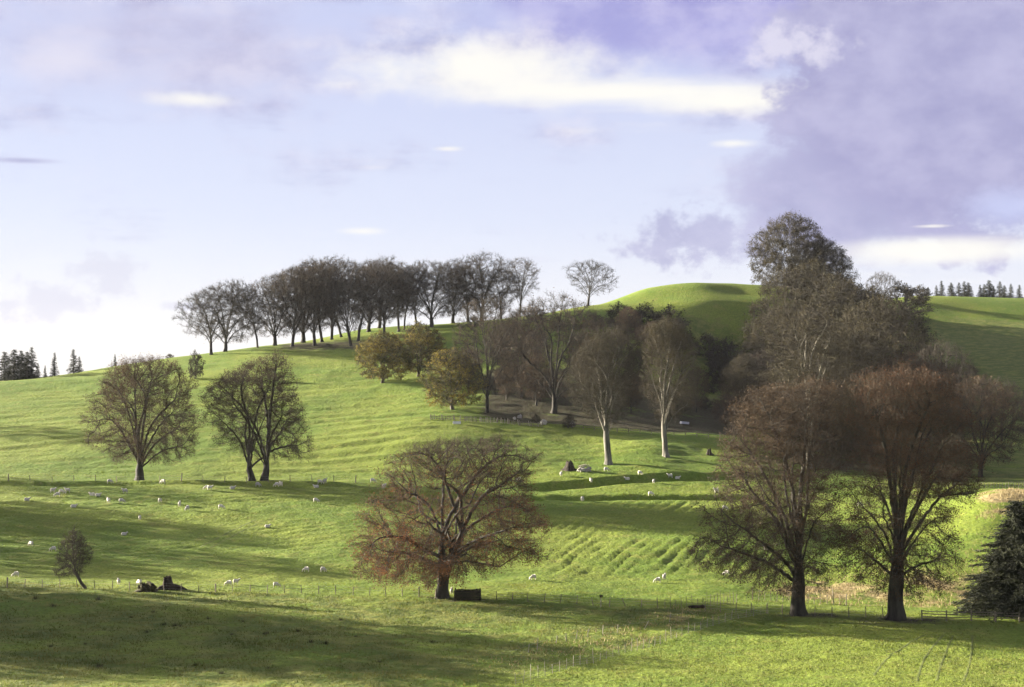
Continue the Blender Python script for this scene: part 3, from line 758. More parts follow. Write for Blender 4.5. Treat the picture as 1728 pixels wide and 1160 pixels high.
VAR = {}
def variants():
    grey = [M['bark'], M['twig_grey'], M['leaf_brown']]
    kw = dict(step=0.75, kill=1.1, twig_w=0.020, twig_len=1.4, sub=3, leaf_size=0.15, tip_r=0.024, limbs=11)
    VAR['dome'] = tree_mesh('dome', 31, [(3.5,8.5,9.2),(7,13.9,14.2),(11,15.6,15.6),(16,14.9,14.2),(20,11.4,11.4),(22.5,7.1,7.1),(24,0.9,0.9)], [bole(4.5, seed=11)], 0.62, grey, n_attr=1560, twigs=7, leaves=0.10, droop=0.2, **kw)
    VAR['tall'] = tree_mesh('tall', 32, [(4.5,6.4,6.4),(10,10.4,9.6),(15,12.8,13.1),(20,13.1,12.8),(24,9.6,10.2),(26.5,5.6,5.6),(28,0.6,1.0)], [bole(6, n=7, seed=12)], 0.5, grey, n_attr=1380, twigs=7, leaves=0.08, up=0.3, **kw)
    VAR['slim'] = tree_mesh('slim', 33, [(9,3.5,4.4),(12,7.5,7.9),(17,9.5,8.8),(21,9.1,9.5),(24,6.3,7.0),(26,0.7,1.4)], [bole(7.5, n=8, seed=13, lean=(0.5, 0))], 0.38, grey, n_attr=780, twigs=7, leaves=0.08, up=0.35, **kw)
    VAR['swept'] = tree_mesh('swept', 34, [(6,3.0,7.5),(10,4.5,12.8),(15,4.5,15.8),(19,1.5,15.8),(22,-3.0,14.2),(24,-7.5,12.0)], [bole(7, n=8, seed=14, lean=(1.8, 0))], 0.42, grey, n_attr=960, twigs=7, leaves=0.08, up=0.25, **kw)
    VAR['open'] = tree_mesh('open', 35, [(6,7.1,5.7),(9,12.8,11.4),(13,14.9,12.8),(17,13.5,13.5),(20,9.2,9.9),(22,1.4,2.1)], [bole(7, n=7, seed=15)], 0.5, [M['bark'], M['twig_grey'], M['leaf_olive']], n_attr=900, twigs=6, leaves=0.08, up=0.3, **kw)
    VAR['dense'] = tree_mesh('dense', 36, [(2,8.5,8.5),(5,12.8,12.8),(10,14.9,14.9),(15,13.9,14.2),(19,10.6,9.9),(22,5.7,6.4),(23.5,0.7,0.9)], [bole(4, seed=16)], 0.6, [M['bark'], M['twig_grey'], M['leaf_olive']], n_attr=2900, twigs=7, leaves=0.85, shell=0.4, **kw)
    VAR['brown'] = tree_mesh('brown', 37, [(3,7.1,7.1),(6,11.4,12.1),(11,14.2,14.9),(16,14.2,13.5),(20,9.9,9.9),(22.5,1.1,1.4)], [bole(4.5, seed=17)], 0.6, [M['bark'], M['twig_grey'], M['leaf_brown']], n_attr=1800, twigs=6, leaves=0.6, shell=0.45, **kw)
    VAR['pale'] = tree_mesh('pale', 38, [(10,3.6,3.6),(14,8.4,7.8),(19,10.2,9.6),(24,9.6,9.6),(28,6.6,6.6),(30.5,0.7,1.0)], [bole(13, n=9, seed=18), bole(11, base=(2.6, 0.7), n=8, seed=19, lean=(0.9, 0))], 0.5, [M['bark_pale'], M['twig_grey'], M['leaf_olive'], M['bark']], n_attr=1440, twigs=6, leaves=0.45, up=0.3, limb_r=0.16, **kw)
    kb = dict(step=0.5, kill=0.65, twig_w=0.020, twig_len=0.95, sub=3, leaf_size=0.15, tip_r=0.02, limbs=9)
    VAR['golden'] = tree_mesh('golden', 39, [(0.8,5,5),(3,7,7.2),(6,7.8,7.6),(9,6.6,6.2),(11.5,3.5,4),(13,.4,.5)], [bole(1.6, n=5, seed=20)], 0.36, [M['bark_dark'], M['twig_grey'], M['leaf_yellow']], n_attr=1100, twigs=7, leaves=0.5, shell=0.55, **kb)
    VAR['shrub'] = tree_mesh('shrub', 40, [(0.4,2.5,2.6),(1.6,3.7,3.9),(3.5,3.8,3.6),(5,2.4,2.2),(6,.3,.4)], [bole(0.8, n=4, seed=21), bole(0.7, base=(0.7, 0.3), n=4, seed=22)], 0.17, [M['bark_dark'], M['twig_grey'], M['leaf_olive']],
                               n_attr=260, step=0.4, kill=0.6, twig_w=0.026, twig_len=0.8, twigs=7, leaves=0.5, leaf_size=0.13, tip_r=0.022)
    VAR['fir'] = conifer_mesh('fir', 41, 15, 7.5, 26, 9, 9, [M['bark_dark'], M['needle']])
    VAR['spruce'] = conifer_mesh('spruce', 42, 15, 5.0, 24, 8, 9, [M['bark_dark'], M['needle']])
    VAR['bigfir'] = conifer_mesh('big_fir', 43, 15.5, 10.5, 44, 14, 27, [M['bark_dark'], M['needle']])
VH = dict(dome=24, tall=28, slim=26, swept=24, open=22, dense=23.5, brown=22.5, pale=30.5, golden=13, shrub=6, fir=15, spruce=15, bigfir=15.5)
variants()

def bg_tree(kind, px, d, top, label, name='bare_tree', group=None, rz=0.0, wid=1.0, cat='tree', tilt=(0.0, 0.0)):
    p = at(px, d)
    zt = (HY - top) / FPX * d
    k = (zt - p[2]) / VH[kind]
    wid *= {'fir': 2.1, 'spruce': 2.1, 'bigfir': 1.85, 'golden': 1.05}.get(kind, 1.0)
    return put_tree(name, VAR[kind], p, label, cat, group, rz, (k * wid, k * wid, k), tilt)

def background_trees():
    g = 'beeches along the skyline clump'
    rows = [
     ('open', 357, 519, 490, .90, 0.3, 'sparse bare tree leaning left at the left end of the skyline clump'),
     ('dome', 380, 523, 480, .95, 1.1, 'rounded bare tree, second from the left end of the skyline clump'),
     ('swept', 435, 528, 472, .80, 3.4, 'thin leaning tree in the gap after the two leftmost skyline trees'),
     ('dome', 464, 531, 466, .95, 2.1, 'low bushy bare tree at the left side of the main skyline clump'),
     ('tall', 493, 526, 457, .95, .4, 'bare tree with dark trunk where the skyline clump begins to rise'),
     ('dome', 512, 546, 449, 1.0, 1.9, 'spreading bare tree among close trunks in the left half of the clump'),
     ('tall', 531, 528, 443, .90, 2.7, 'bare tree with a dark double trunk left of the clump centre'),
     ('slim', 543, 540, 441, 1.1, 4.1, 'thin-stemmed bare tree just right of the dark double trunk'),
     ('tall', 560, 550, 438, 1.0, 5.2, 'slender bare tree in the thick of the skyline clump'),
     ('tall', 592, 526, 433, 1.0, 3.6, 'tallest bare tree with the stoutest trunk in the skyline clump'),
     ('swept', 604, 536, 436, .95, 0.1, 'bare tree whose trunk leans right beside the stoutest clump trunk'),
     ('dome', 622, 562, 440, 1.05, 4.4, 'spreading bare tree behind the leaning clump trunk'),
     ('tall', 648, 548, 436, .95, 1.2, 'upright bare tree right of the leaning trunk on the skyline'),
     ('slim', 673, 556, 440, 1.1, 2.2, 'slender straight bare tree near the right end of the main clump'),
     ('swept', 682, 560, 444, .70, .2, 'thin bare tree leaning right at the end of the main clump'),
     ('dome', 728, 566, 446, 1.0, .9, 'dark rounded bare tree just past the gap on the skyline'),
     ('dome', 764, 574, 441, .9, 4.6, 'bare tree joined crown to crown with the dark rounded one'),
     ('dome', 812, 572, 431, .95, 5.5, 'fan-shaped bare tree on the skyline above the wooded bank'),
     ('swept', 576, 555, 441, .9, 2.9, 'bare tree with a bent trunk just left of the stoutest clump trunk'),
     ('dome', 640, 572, 446, .9, 0.5, 'bare tree at the back of the clump, right of its middle'),
     ('slim', 703, 568, 455, 1.0, 3.3, 'thin low bare tree filling the gap right of the main clump'),
     ('open', 790, 580, 452, .9, 1.7, 'thin bare tree left of the fan-shaped skyline tree'),
     ('open', 845, 582, 452, .8, 4.0, 'thin bare tree between the fan-shaped and the narrow skyline trees'),
     ('slim', 877, 584, 432, 1.15, .8, 'narrow lone bare tree on the skyline right of the fan-shaped one'),
     ('open', 992, 590, 445, 1.0, 2.4, 'open-crowned lone bare tree on the slope below the hilltop'),
    ]
    rq = random.Random(12)
    for kind, px, d, top, w, rz, lab in rows: bg_tree(kind, px, d, top + rq.uniform(-5, 7), lab, 'beech_tree', g, rz, w * rq.uniform(0.88, 1.15), 'tree', (rq.gauss(0, .05), rq.gauss(0.01, .06)))
    g = 'trees on the wooded bank'
    rows = [
     ('golden', 645, 455, 562, 1.0, .4, 'bush_tree', 'olive leafy tree at the left end of the wooded bank'),
     ('golden', 706, 462, 547, 1.05, 2.2, 'bush_tree', 'yellowing leafy tree behind the olive one on the wooded bank'),
     ('golden', 764, 412, 592, 1.0, 4.0, 'bush_tree', 'bright yellow-edged leafy tree above the low stake fence'),
     ('tall', 822, 412, 500, .78, 1.5, 'beech_tree', 'bare tree with pale roots right behind the stake fence'),
     ('dome', 935, 418, 498, .86, .2, 'beech_tree', 'wide bare tree in the middle of the wooded bank'),
     ('brown', 872, 455, 545, .8, 3.1, 'beech_tree', 'dull brown tree set back between the two large bank trees'),
     ('dense', 985, 455, 560, .62, 5.0, 'bush_tree', 'dark bushy tree behind the pale-trunked pair, on the left'),
     ('dense', 1075, 450, 590, .6, 1.0, 'bush_tree', 'dark bushy tree showing between the pale-trunked pair'),
     ('tall', 880, 435, 520, .62, 2.9, 'beech_tree', 'tall bare tree between the pale-rooted tree and the wide bank tree'),
     ('brown', 1000, 435, 575, .62, 4.2, 'beech_tree', 'dull brown tree just left of the left pale trunk'),
     ('dome', 1045, 470, 560, .62, 0.8, 'beech_tree', 'grey bare tree showing over the gap of the pale-trunked pair'),
     ('brown', 1175, 445, 620, .55, 1.9, 'beech_tree', 'dark brown low tree just right of the right pale trunk'),
     ('dome', 965, 500, 535, .62, 3.5, 'beech_tree', 'grey bare tree on the bank above the wide bank tree'),
     ('brown', 1060, 520, 520, .6, 5.9, 'beech_tree', 'purplish grey tree under the thicket on the hill shoulder'),
     ('dome', 840, 480, 540, .6, 4.9, 'beech_tree', 'grey bare tree on the bank under the fan-shaped skyline tree'),
     ('brown', 790, 440, 585, .55, 0.3, 'beech_tree', 'dull tree behind the bright yellow-edged one'),
     ('dome', 905, 470, 555, .8, 1.3, 'beech_tree', 'grey bare tree deep in the bank wood under the narrow skyline tree'),
     ('brown', 940, 530, 535, .8, 2.6, 'beech_tree', 'grey-brown tree on the upper bank left of the hill shoulder'),
     ('dome', 1020, 510, 535, .8, 3.8, 'beech_tree', 'dark bare tree on the upper bank below the shoulder thicket'),
     ('brown', 1100, 500, 545, .8, 5.3, 'beech_tree', 'dull tree on the dark slope above the right pale-trunked beech'),
     ('dome', 1150, 515, 560, .7, 0.6, 'beech_tree', 'last grey tree of the bank wood on the dark slope'),
     ('brown', 905, 425, 600, .7, 2.0, 'beech_tree', 'low dull tree between the two large bank trees, at the front'),
     ('brown', 1065, 425, 630, .6, 4.0, 'bush_tree', 'low brown tree at the wood edge between the pale trunks'),
     ('brown', 855, 430, 610, .6, 5.0, 'bush_tree', 'low brown tree at the wood edge behind the paling fence'),
     ('shrub', 1000, 535, 530, 1.5, .7, 'shrub', 'scrubby bush high on the bank left of the hilltop'),
     ('shrub', 1046, 548, 514, 1.3, 1.7, 'shrub', 'dark thicket bush on the shoulder of the hill'),
     ('shrub', 1085, 546, 517, 1.4, 3.7, 'shrub', 'dark thicket bush next along the shoulder of the hill'),
     ('shrub', 1125, 543, 523, 1.3, 4.7, 'shrub', 'last dark bush of the thicket below the hilltop'),
     ('shrub', 1140, 430, 655, 1.2, 2.7, 'shrub', 'low dark bush behind the right-hand pale trunk'),
     ('shrub', 330, 470, 596, .62, 2.0, 'sapling', 'small dark sapling alone on the upper left slope'),
     ('shrub', 960, 401, 702, 1.1, 3.0, 'shrub', 'low bush beside the pale boulder at the field edge'),
     ('shrub', 905, 404, 700, 1.0, 1.0, 'shrub', 'low bush at the right end of the stake fence'),
     ('shrub', 800, 555, 535, 1.4, 0.4, 'shrub', 'thin scrub under the fan-shaped skyline tree'),
     ('shrub', 905, 560, 520, 1.6, 2.4, 'shrub', 'thin scrub below the narrow lone skyline tree'),
    ]
    for kind, px, d, top, w, rz, nm, lab in rows: bg_tree(kind, px, d, top, lab, nm, g, rz, w, 'shrub' if nm == 'shrub' else 'tree')
    g = 'trees in the gully on the right'
    rows = [
     ('dense', 1335, 600, 364, .86, .3, 'bush_tree', 'dense grey tree topping the gully, standing above the skyline'),
     ('dense', 1385, 592, 405, .86, 2.3, 'bush_tree', 'dense tree just right of and below the topmost gully tree'),
     ('dense', 1365, 560, 448, .91, 3.3, 'bush_tree', 'rounded brownish crown directly under the topmost gully tree'),
     ('dense', 1430, 535, 480, .97, 4.3, 'bush_tree', 'broad brown crown in the middle of the gully'),
     ('dense', 1330, 500, 515, .86, 5.3, 'bush_tree', 'brown bare tree at the left edge of the gully'),
     ('pale', 1366, 372, 520, .92, 1.0, 'ash_tree', 'tall tree with white stems showing above the left big beech'),
     ('dense', 1480, 470, 508, .91, 2.0, 'bush_tree', 'purplish brown tree left of the grey shaded slope'),
     ('dense', 1425, 425, 560, .97, 0.5, 'bush_tree', 'shaded brown tree right behind the white-stemmed one'),
     ('dense', 1310, 430, 625, .91, 3.0, 'bush_tree', 'dark bushy tree low at the left edge of the gully'),
     ('dense', 1255, 455, 600, .69, 4.4, 'bush_tree', 'dark scrub tree on the shaded face left of the gully'),
     ('brown', 1530, 420, 600, .99, 5.8, 'bush_tree', 'shaded brown tree above the reddish big beech'),
     ('open', 1590, 430, 578, .60, 1.6, 'bare_tree', 'pale grey bare tree alone on the shaded right slope'),
     ('brown', 1655, 385, 640, .83, 2.6, 'bush_tree', 'shaded dark tree at the right edge of the photo'),
     ('dense', 1560, 375, 665, .91, 3.9, 'bush_tree', 'dark leafy tree hidden behind the reddish big beech'),
     ('dome', 1290, 470, 590, .83, 0.9, 'bare_tree', 'grey bare tree on the shaded face beside the gully'),
     ('brown', 1620, 450, 615, .83, 1.4, 'bare_tree', 'dark tree low on the shaded right slope behind the pale grey one'),
     ('open', 1690, 440, 640, .70, 2.8, 'bare_tree', 'grey tree at the right edge on the shaded slope'),
     ('brown', 1225, 420, 665, .76, 5.1, 'bush_tree', 'dark scrub tree at the foot of the shaded face'),
     ('dense', 1470, 400, 640, .83, 0.2, 'bush_tree', 'dark tree filling the gap between the two big beeches'),
     ('dense', 1610, 350, 735, .69, 1.7, 'bush_tree', 'dark leafy bush tree right of the reddish big beech'),
     ('dense', 1405, 545, 470, .76, 5.5, 'bush_tree', 'grey-green crown low on the right side of the top gully trees'),
     ('shrub', 1195, 555, 566, 1.3, 0.5, 'shrub', 'dark scrub bush high on the shaded face under the lit hilltop'),
     ('shrub', 1215, 525, 600, 1.4, 1.5, 'shrub', 'dark scrub bush halfway down the shaded face'),
     ('shrub', 1260, 530, 592, 1.5, 2.5, 'shrub', 'scrub bush on the shaded face close to the gully trees'),
     ('shrub', 1205, 490, 640, 1.3, 3.5, 'shrub', 'scrub bush low on the shaded face above the rail fence'),
     ('shrub', 1240, 500, 622, 1.6, 4.5, 'shrub', 'broad scrub bush low on the shaded face'),
     ('shrub', 1190, 455, 672, 1.3, 5.5, 'shrub', 'scrub bush at the foot of the shaded face'),
     ('shrub', 1270, 480, 642, 1.6, 0.9, 'shrub', 'broad scrub bush against the gully trees'),
     ('shrub', 1225, 540, 575, 1.0, 2.9, 'shrub', 'small scrub bush near the top of the shaded face'),
     ('open', 1489, 690, 461, .75, 3.9, 'bare_tree', 'small pale tree on the skyline right of the gully'),
     ('shrub', 1525, 690, 482, 1.5, .6, 'shrub', 'dark round bush on the skyline beside the small pale tree'),
     ('shrub', 1552, 720, 484, 1.2, 2.6, 'shrub', 'dark bush at the left end of the right skyline plantation'),
     ('shrub', 1470, 680, 486, 1.2, 4.6, 'shrub', 'low dark bush left of the small pale skyline tree'),
    ]
    for kind, px, d, top, w, rz, nm, lab in rows: bg_tree(kind, px, d, top, lab, nm, g, rz, w, 'shrub' if nm == 'shrub' else 'tree')
    # conifers
    g = 'conifers on the right skyline'
    rg = random.Random(3)
    spec = [(1566, 484), (1580, 481), (1589, 473), (1605, 476), (1618, 476), (1627, 474), (1634, 476), (1654, 480), (1661, 479), (1669, 472), (1677, 482), (1687, 474), (1695, 481), (1706, 478), (1720, 480)]
    for i, (px, top) in enumerate(spec):
        d = 790 + rg.uniform(-14, 22)
        bg_tree('spruce' if i % 3 else 'fir', px, d, top, ('first', 'second', 'third', 'fourth', 'fifth', 'sixth', 'seventh', 'eighth', 'ninth', 'tenth', 'eleventh', 'twelfth', 'thirteenth', 'fourteenth', 'fifteenth')[i] + ' dark conifer from the left in the right skyline row', 'conifer', g, rg.uniform(0, 6), rg.uniform(0.8, 1.05))
    g = 'conifers on the left skyline'
    for px, d, top, w, lab in ((8, 505, 592, 1.0, 'conifer cut by the left edge of the photo'), (24, 498, 588, 1.0, 'dark conifer in the close block at far left, second in'),
                          (36, 512, 590, .9, 'dark conifer in the middle of the close block at far left'), (46, 500, 592, .85, 'conifer in the close block at far left, near its right side'),
                          (54, 502, 584, .8, 'tallest pointed conifer at the right of the far left block'), (64, 505, 612, .7, 'short conifer at the foot of the far left block'),
                          (76, 506, 616, .6, 'smallest conifer between the left block and its neighbour'), (92, 508, 594, .62, 'slim conifer alone right of the far left block'),
                          (124, 515, 588, .8, 'bushy lone conifer on the left skyline'), (134, 517, 601, .8, 'low conifer touching the bushy lone one'), (194, 522, 597, .6, 'small pale conifer on the skyline left of the domed beech')):
        bg_tree('fir' if w > .8 else 'spruce', px, d, top, lab, 'conifer', g, px * 0.7, w)
    bg_tree('bigfir', 1718, 220, 842, 'big dark conifer at the lower right edge of the photo', 'conifer', None, 0.5, 1.0)
    bg_tree('shrub', 287, 560, 598, 'round hazy bush on the skyline behind the domed beech', 'shrub', None, 0.5, 1.4, 'shrub')
    # trees outside the frame on the left: their long shadows lie across the fields
    g = 'trees beyond the left side of the photo'
    hx, hy = -sdir[0] / math.cos(R(SUN_EL)), -sdir[1] / math.cos(R(SUN_EL))
    tips = ((430, 914, 'brown', 1.0), (240, 905, 'dome', .9), (600, 974, 'dome', .75), (300, 974, 'brown', .75), (330, 842, 'open', .8),
            (430, 1042, 'open', .8), (590, 1070, 'dome', .9), (680, 1096, 'brown', .9), (1060, 1120, 'brown', 1.0), (330, 1085, 'open', .9), (760, 1136, 'brown', .9), (480, 1120, 'open', .8), (330, 1146, 'dome', .8), (900, 1158, 'dome', .9),
            (200, 740, 'open', .8))
    for i, (px, py, kind, k) in enumerate(tips):
        t = hit(px, py); L = VH[kind] * k / math.tan(R(SUN_EL))
        for _ in range(4):
            x, y = t[0] - hx * L, t[1] - hy * L
            z = float(hz(x, y)); L = (VH[kind] * k + z - t[2]) / math.tan(R(SUN_EL))
        put_tree('beech_tree', VAR[kind], (x, y, z), 'bare tree standing out of view beyond the left edge', 'tree', g, i * 1.3, (k, k, k))
background_trees()

# ------------------------------------------------------------------ fences
def box_mesh(name, sx, sy, sz, mat, taper=1.0, z0=0.0, bev=0.0, seed=0, rough=0.0):
    """upright box from z0 up, optionally tapering and a little irregular, with chamfered corners"""
    b = bev or min(sx, sy) * 0.18
    def ring(z, k):
        hx, hy = sx / 2 * k, sy / 2 * k; c = b * k
        return [(hx - c, -hy, z), (hx, -hy + c, z), (hx, hy - c, z), (hx - c, hy, z), (-hx + c, hy, z), (-hx, hy - c, z), (-hx, -hy + c, z), (-hx + c, -hy, z)]
    V = np.array(ring(z0, 1.0) + ring(z0 + sz * 0.97, taper) + ring(z0 + sz, taper * 0.8))
    if rough: V = V + np.random.default_rng(seed).normal(size=V.shape) * rough
    T = []
    for r_ in range(2):
        for i in range(8):
            a, c = r_ * 8 + i, r_ * 8 + (i + 1) % 8
            T += [(a, c, c + 8), (a, c + 8, a + 8)]
    T += [(16, 16 + i, 17 + i) for i in range(1, 7)]
    T += [(0, i + 1, i) for i in range(1, 7)]
    return mesh_np(name, V, np.array(T), mat)

def along(pts, spacing):
    P = np.array(pts, float); seg = np.linalg.norm(np.diff(P[:, :2], axis=0), axis=1); L = np.concatenate([[0], np.cumsum(seg)])
    n = max(2, int(round(L[-1] / spacing)) + 1); t = np.linspace(0, L[-1], n)
    return np.stack([np.interp(t, L, P[:, 0]), np.interp(t, L, P[:, 1])], 1)

def fence(name, sight, spacing, label, h=1.15, w=0.10, mat='post', wires=(0.35, 0.7, 1.05), lean=0.05, seed=0, strong=0, group='fences across the pasture', skip=0.0, net=0.0, wire_r=0.006, vary=0.08):
    rg = random.Random(seed)
    pts = along([hit(px, py) for px, py in sight], spacing)
    x0, y0 = pts[0]; root = link(name, None, loc=(x0, y0, float(hz(x0, y0)))); tag(root, label, 'fence', group)
    o0 = np.array(root.location)
    me = box_mesh('post', w, w * 0.9, h + 0.25, M[mat], 0.92, -0.25); big = box_mesh('straining_post', w * 1.7, w * 1.6, h * 1.22 + 0.25, M[mat], 0.95, -0.25)
    heads = []
    for i, (x, y) in enumerate(pts):
        z = float(hz(x, y)); st = strong and (i % strong == 0 or i == len(pts) - 1)
        heads.append((x, y, z))
        if skip and rg.random() < skip: continue
        q = np.array((x, y, z)) - o0
        link('straining_post' if st else 'post', big if st else me, root, q, (rg.gauss(0, lean), rg.gauss(0, lean), rg.uniform(0, 3)), (1, 1, 1 + rg.gauss(0, vary)))
    Hd = np.array(heads) - o0
    for k, wh in enumerate(wires):
        v, t = tubes([(Hd + np.array([0, 0, wh]), np.full(len(Hd), wire_r))], lambda q: 4)
        link('wire', mesh_np('wire', v, t, M['wire']), root)
    if net:
        ch = []
        L = along([(a, b, 0) for a, b, _ in heads], net)
        for x, y in L:
            z = float(hz(x, y)); b = np.array([x, y, z]) - o0
            ch.append((np.array([b + [0, 0, 0.05], b + [0, 0, h * 0.8]]), np.full(2, wire_r * 0.8)))
        v, t = tubes(ch, lambda q: 3)
        tag(link('netting', mesh_np('netting', v, t, M['wire']), root), kind='stuff')
    return root

def rail_fence(name, sight, spacing, label, h=1.25, rails=(0.45, 0.85, 1.15), mat='post', group='fences across the pasture', pale=0.0, pw=0.09, seed=0):
    rg = random.Random(seed)
    pts = along([hit(px, py) for px, py in sight], spacing)
    x0, y0 = pts[0]; root = link(name, None, loc=(x0, y0, float(hz(x0, y0)))); tag(root, label, 'fence', group); o0 = np.array(root.location)
    pm = box_mesh('post', 0.16, 0.14, h + 0.3, M[mat], 0.95, -0.25)
    P3 = [np.array((x, y, float(hz(x, y)))) - o0 for x, y in pts]
    for q in P3: link('post', pm, root, q, (rg.gauss(0, .03), rg.gauss(0, .03), 0))
    for a, b in zip(P3[:-1], P3[1:]):
        for rh in rails:
            v, t = tubes([(np.array([a + [0, -0.1, rh + rg.gauss(0, .03)], (a + b) / 2 + [0, -0.1, rh + rg.gauss(0, .02)], b + [0, -0.1, rh + rg.gauss(0, .03)]]), np.full(3, 0.055))], lambda q: 5)
            link('rail', mesh_np('rail', v, t, M[mat]), root)
    if pale:
        ms = [box_mesh('paling', pw, 0.03, hh, M['post_pale' if i % 2 else 'post'], 0.9, 0.0, rough=0.006, seed=i) for i, hh in enumerate((h * 0.9, h * 1.0, h * 0.8, h * 1.12))]
        ang = math.atan2(pts[-1][1] - pts[0][1], pts[-1][0] - pts[0][0])
        for i, (x, y) in enumerate(along([(a, b, 0) for a, b in pts], pale)):
            if rg.random() < 0.14: continue
            link('paling', ms[rg.randrange(4)], root, np.array((x, y - 0.16, float(hz(x, y)))) - o0, (rg.gauss(0, .05), rg.gauss(0, .09), ang))
    return root

def all_fences():
    fence('wire_fence', [(12, 992), (190, 995), (400, 1000), (600, 1005), (735, 1010)], 2.35, 'wire fence running from the left edge up to the wide coppery beech', seed=1, strong=12, lean=0.06)
    fence('wire_fence', [(838, 1014), (920, 1018), (1010, 1023), (1110, 1026)], 2.2, 'leaning wire fence between the timber feeder and the close-staked fence', seed=2, lean=0.12, h=1.2)
    fence('staked_fence', [(1122, 1027), (1190, 1024), (1243, 1019)], 0.75, 'close-staked dark fence behind the low log', seed=3, h=1.5, w=0.065, lean=0.03, wires=(0.5, 1.0, 1.4), vary=0.16)
    fence('staked_fence', [(1270, 1014), (1330, 1016), (1428, 1022)], 0.85, 'close-staked fence passing behind the trunk of the left big beech', seed=4, h=1.35, w=0.07, lean=0.03, strong=13, wires=(0.4, 0.8, 1.25), vary=0.1)
    fence('wire_fence', [(1190, 1031), (1260, 1034), (1320, 1037)], 1.9, 'short run of wire fence left of the left big beech', seed=5, lean=0.05)
    fence('wire_fence', [(1375, 1040), (1440, 1042), (1490, 1043)], 2.3, 'short run of wire fence between the two big beeches', seed=6, lean=0.06, h=1.3)
    fence('netting_fence', [(1296, 1036), (1232, 1048), (1150, 1074), (1085, 1096), (985, 1122), (870, 1156)], 1.5, 'pale netting fence running diagonally across the near field', seed=7, h=1.1, w=0.06, mat='post_pale', wires=(0.15, 0.4, 0.65, 0.95), lean=0.05, net=0.30, vary=0.25, group=None)
    fence('wire_fence', [(1150, 1046), (1060, 1066), (985, 1076), (925, 1092), (860, 1112)], 2.4, 'old broken line of pale stakes left of the netting fence', seed=8, h=1.1, w=0.08, mat='post_pale', wires=(0.8,), lean=0.12, skip=0.35, vary=0.2)
    fence('wire_fence', [(14, 813), (120, 813), (235, 814), (420, 815), (600, 815)], 4.2, 'far fence along the ditch under the two left beeches', seed=9, h=1.15, w=0.11, lean=0.05, strong=8)
    rail_fence('rail_fence', [(965, 723), (1080, 731), (1215, 741)], 2.6, 'low rail fence along the foot of the shaded woodland', h=1.1, rails=(0.5, 0.95))
    rail_fence('paling_fence', [(727, 709), (800, 712), (860, 716), (915, 722)], 2.6, 'ragged low paling fence in front of the yellow-edged tree', h=1.15, rails=(0.35, 0.85), pale=0.42, pw=0.16, group=None)
    fence('staked_fence', [(1652, 824), (1700, 824), (1740, 824)], 0.55, 'pale staked fence catching the sun at the right edge', seed=11, h=1.15, w=0.10, mat='post_pale', wires=(0.5, 1.0), lean=0.02)
    rail_fence('rail_fence', [(1556, 1047), (1607, 1048), (1652, 1049), (1720, 1051)], 2.9, 'dark post and rail fence under the big conifer', h=1.25, rails=(0.45, 0.8, 1.12))
all_fences()

# ------------------------------------------------------------------ sheep
def skin_mesh(name, joints, edges, mat_fn, mats, sub=2):
    me = bpy.data.meshes.new(name + '_cage')
    me.from_pydata([j[0] for j in joints], edges, []); me.update()
    o = bpy.data.objects.new(name + '_cage', me); COL.objects.link(o)
    sk = o.modifiers.new('skin', 'SKIN')
    if not me.skin_vertices: 
        bpy.context.view_layer.objects.active = o
    sv = me.skin_vertices[0].data if len(me.skin_vertices) else None
    for i, j in enumerate(joints): sv[i].radius = (j[1], j[2] if len(j) > 2 else j[1])
    sv[0].use_root = True
    ss = o.modifiers.new('sub', 'SUBSURF'); ss.levels = sub; ss.render_levels = sub
    dg = bpy.context.evaluated_depsgraph_get(); dg.update()
    out = bpy.data.meshes.new_from_object(o.evaluated_get(dg)); out.name = name
    bpy.data.objects.remove(o); bpy.data.meshes.remove(me)
    out.materials.clear()
    for m in mats: out.materials.append(m)
    for p in out.polygons:
        p.use_smooth = True; p.material_index = mat_fn(p.center)
    return out

def sheep_body(pose):
    # x forward; wool body, neck, head, four legs
    hz_ = {'graze': (0.62, 0.52, 0.10), 'stand': (0.62, 0.96, 0.0), 'lie': (0.30, 0.62, 0.0)}[pose]
    zb = hz_[0]
    J = [((0.0, 0, zb), .25, .30), ((-0.30, 0, zb + .01), .25, .29), ((-0.50, 0, zb - .02), .16, .20), ((0.30, 0, zb - .01), .23, .27)]
    E = [(0, 1), (1, 2), (0, 3)]
    if pose == 'graze': J += [((0.50, 0, zb - .10), .13, .14), ((0.64, 0, zb - .32), .085, .09), ((0.72, 0, zb - .48), .075, .07), ((0.78, 0, zb - .58), .045, .045)]
    else: J += [((0.48, 0, zb + .14), .13, .14), ((0.58, 0, zb + .32), .095, .10), ((0.70, 0, zb + .33), .075, .075), ((0.80, 0, zb + .27), .045, .05)]
    E += [(3, 4), (4, 5), (5, 6), (6, 7)]
    n = len(J)
    if pose != 'lie':
        for sx, root in ((-0.36, 1), (0.28, 3)):
            for sy in (-.13, .13):
                back = -0.05 if sx < 0 else 0.02
                J += [((sx, sy, zb - .22), .085), ((sx + back, sy, zb - .40), .045), ((sx + back * .4, sy, 0.02), .035)]
                E += [(root, n), (n, n + 1), (n + 1, n + 2)]; n += 3
    else:
        for sx, root in ((-0.30, 1), (0.28, 3)):
            for sy in (-.20, .20):
                J += [((sx, sy, 0.12), .08), ((sx + .22, sy * 1.15, 0.05), .045)]
                E += [(root, n), (n, n + 1)]; n += 2
    # ears
    hx = (0.66, zb - .36) if pose == 'graze' else (0.62, zb + .40)
    hi = 5
    for sy in (-.17, .17):
        J += [((hx[0], sy, hx[1] + (0.03 if pose == 'graze' else 0)), .025)]; E += [(hi, n)]; n += 1
    return J, E

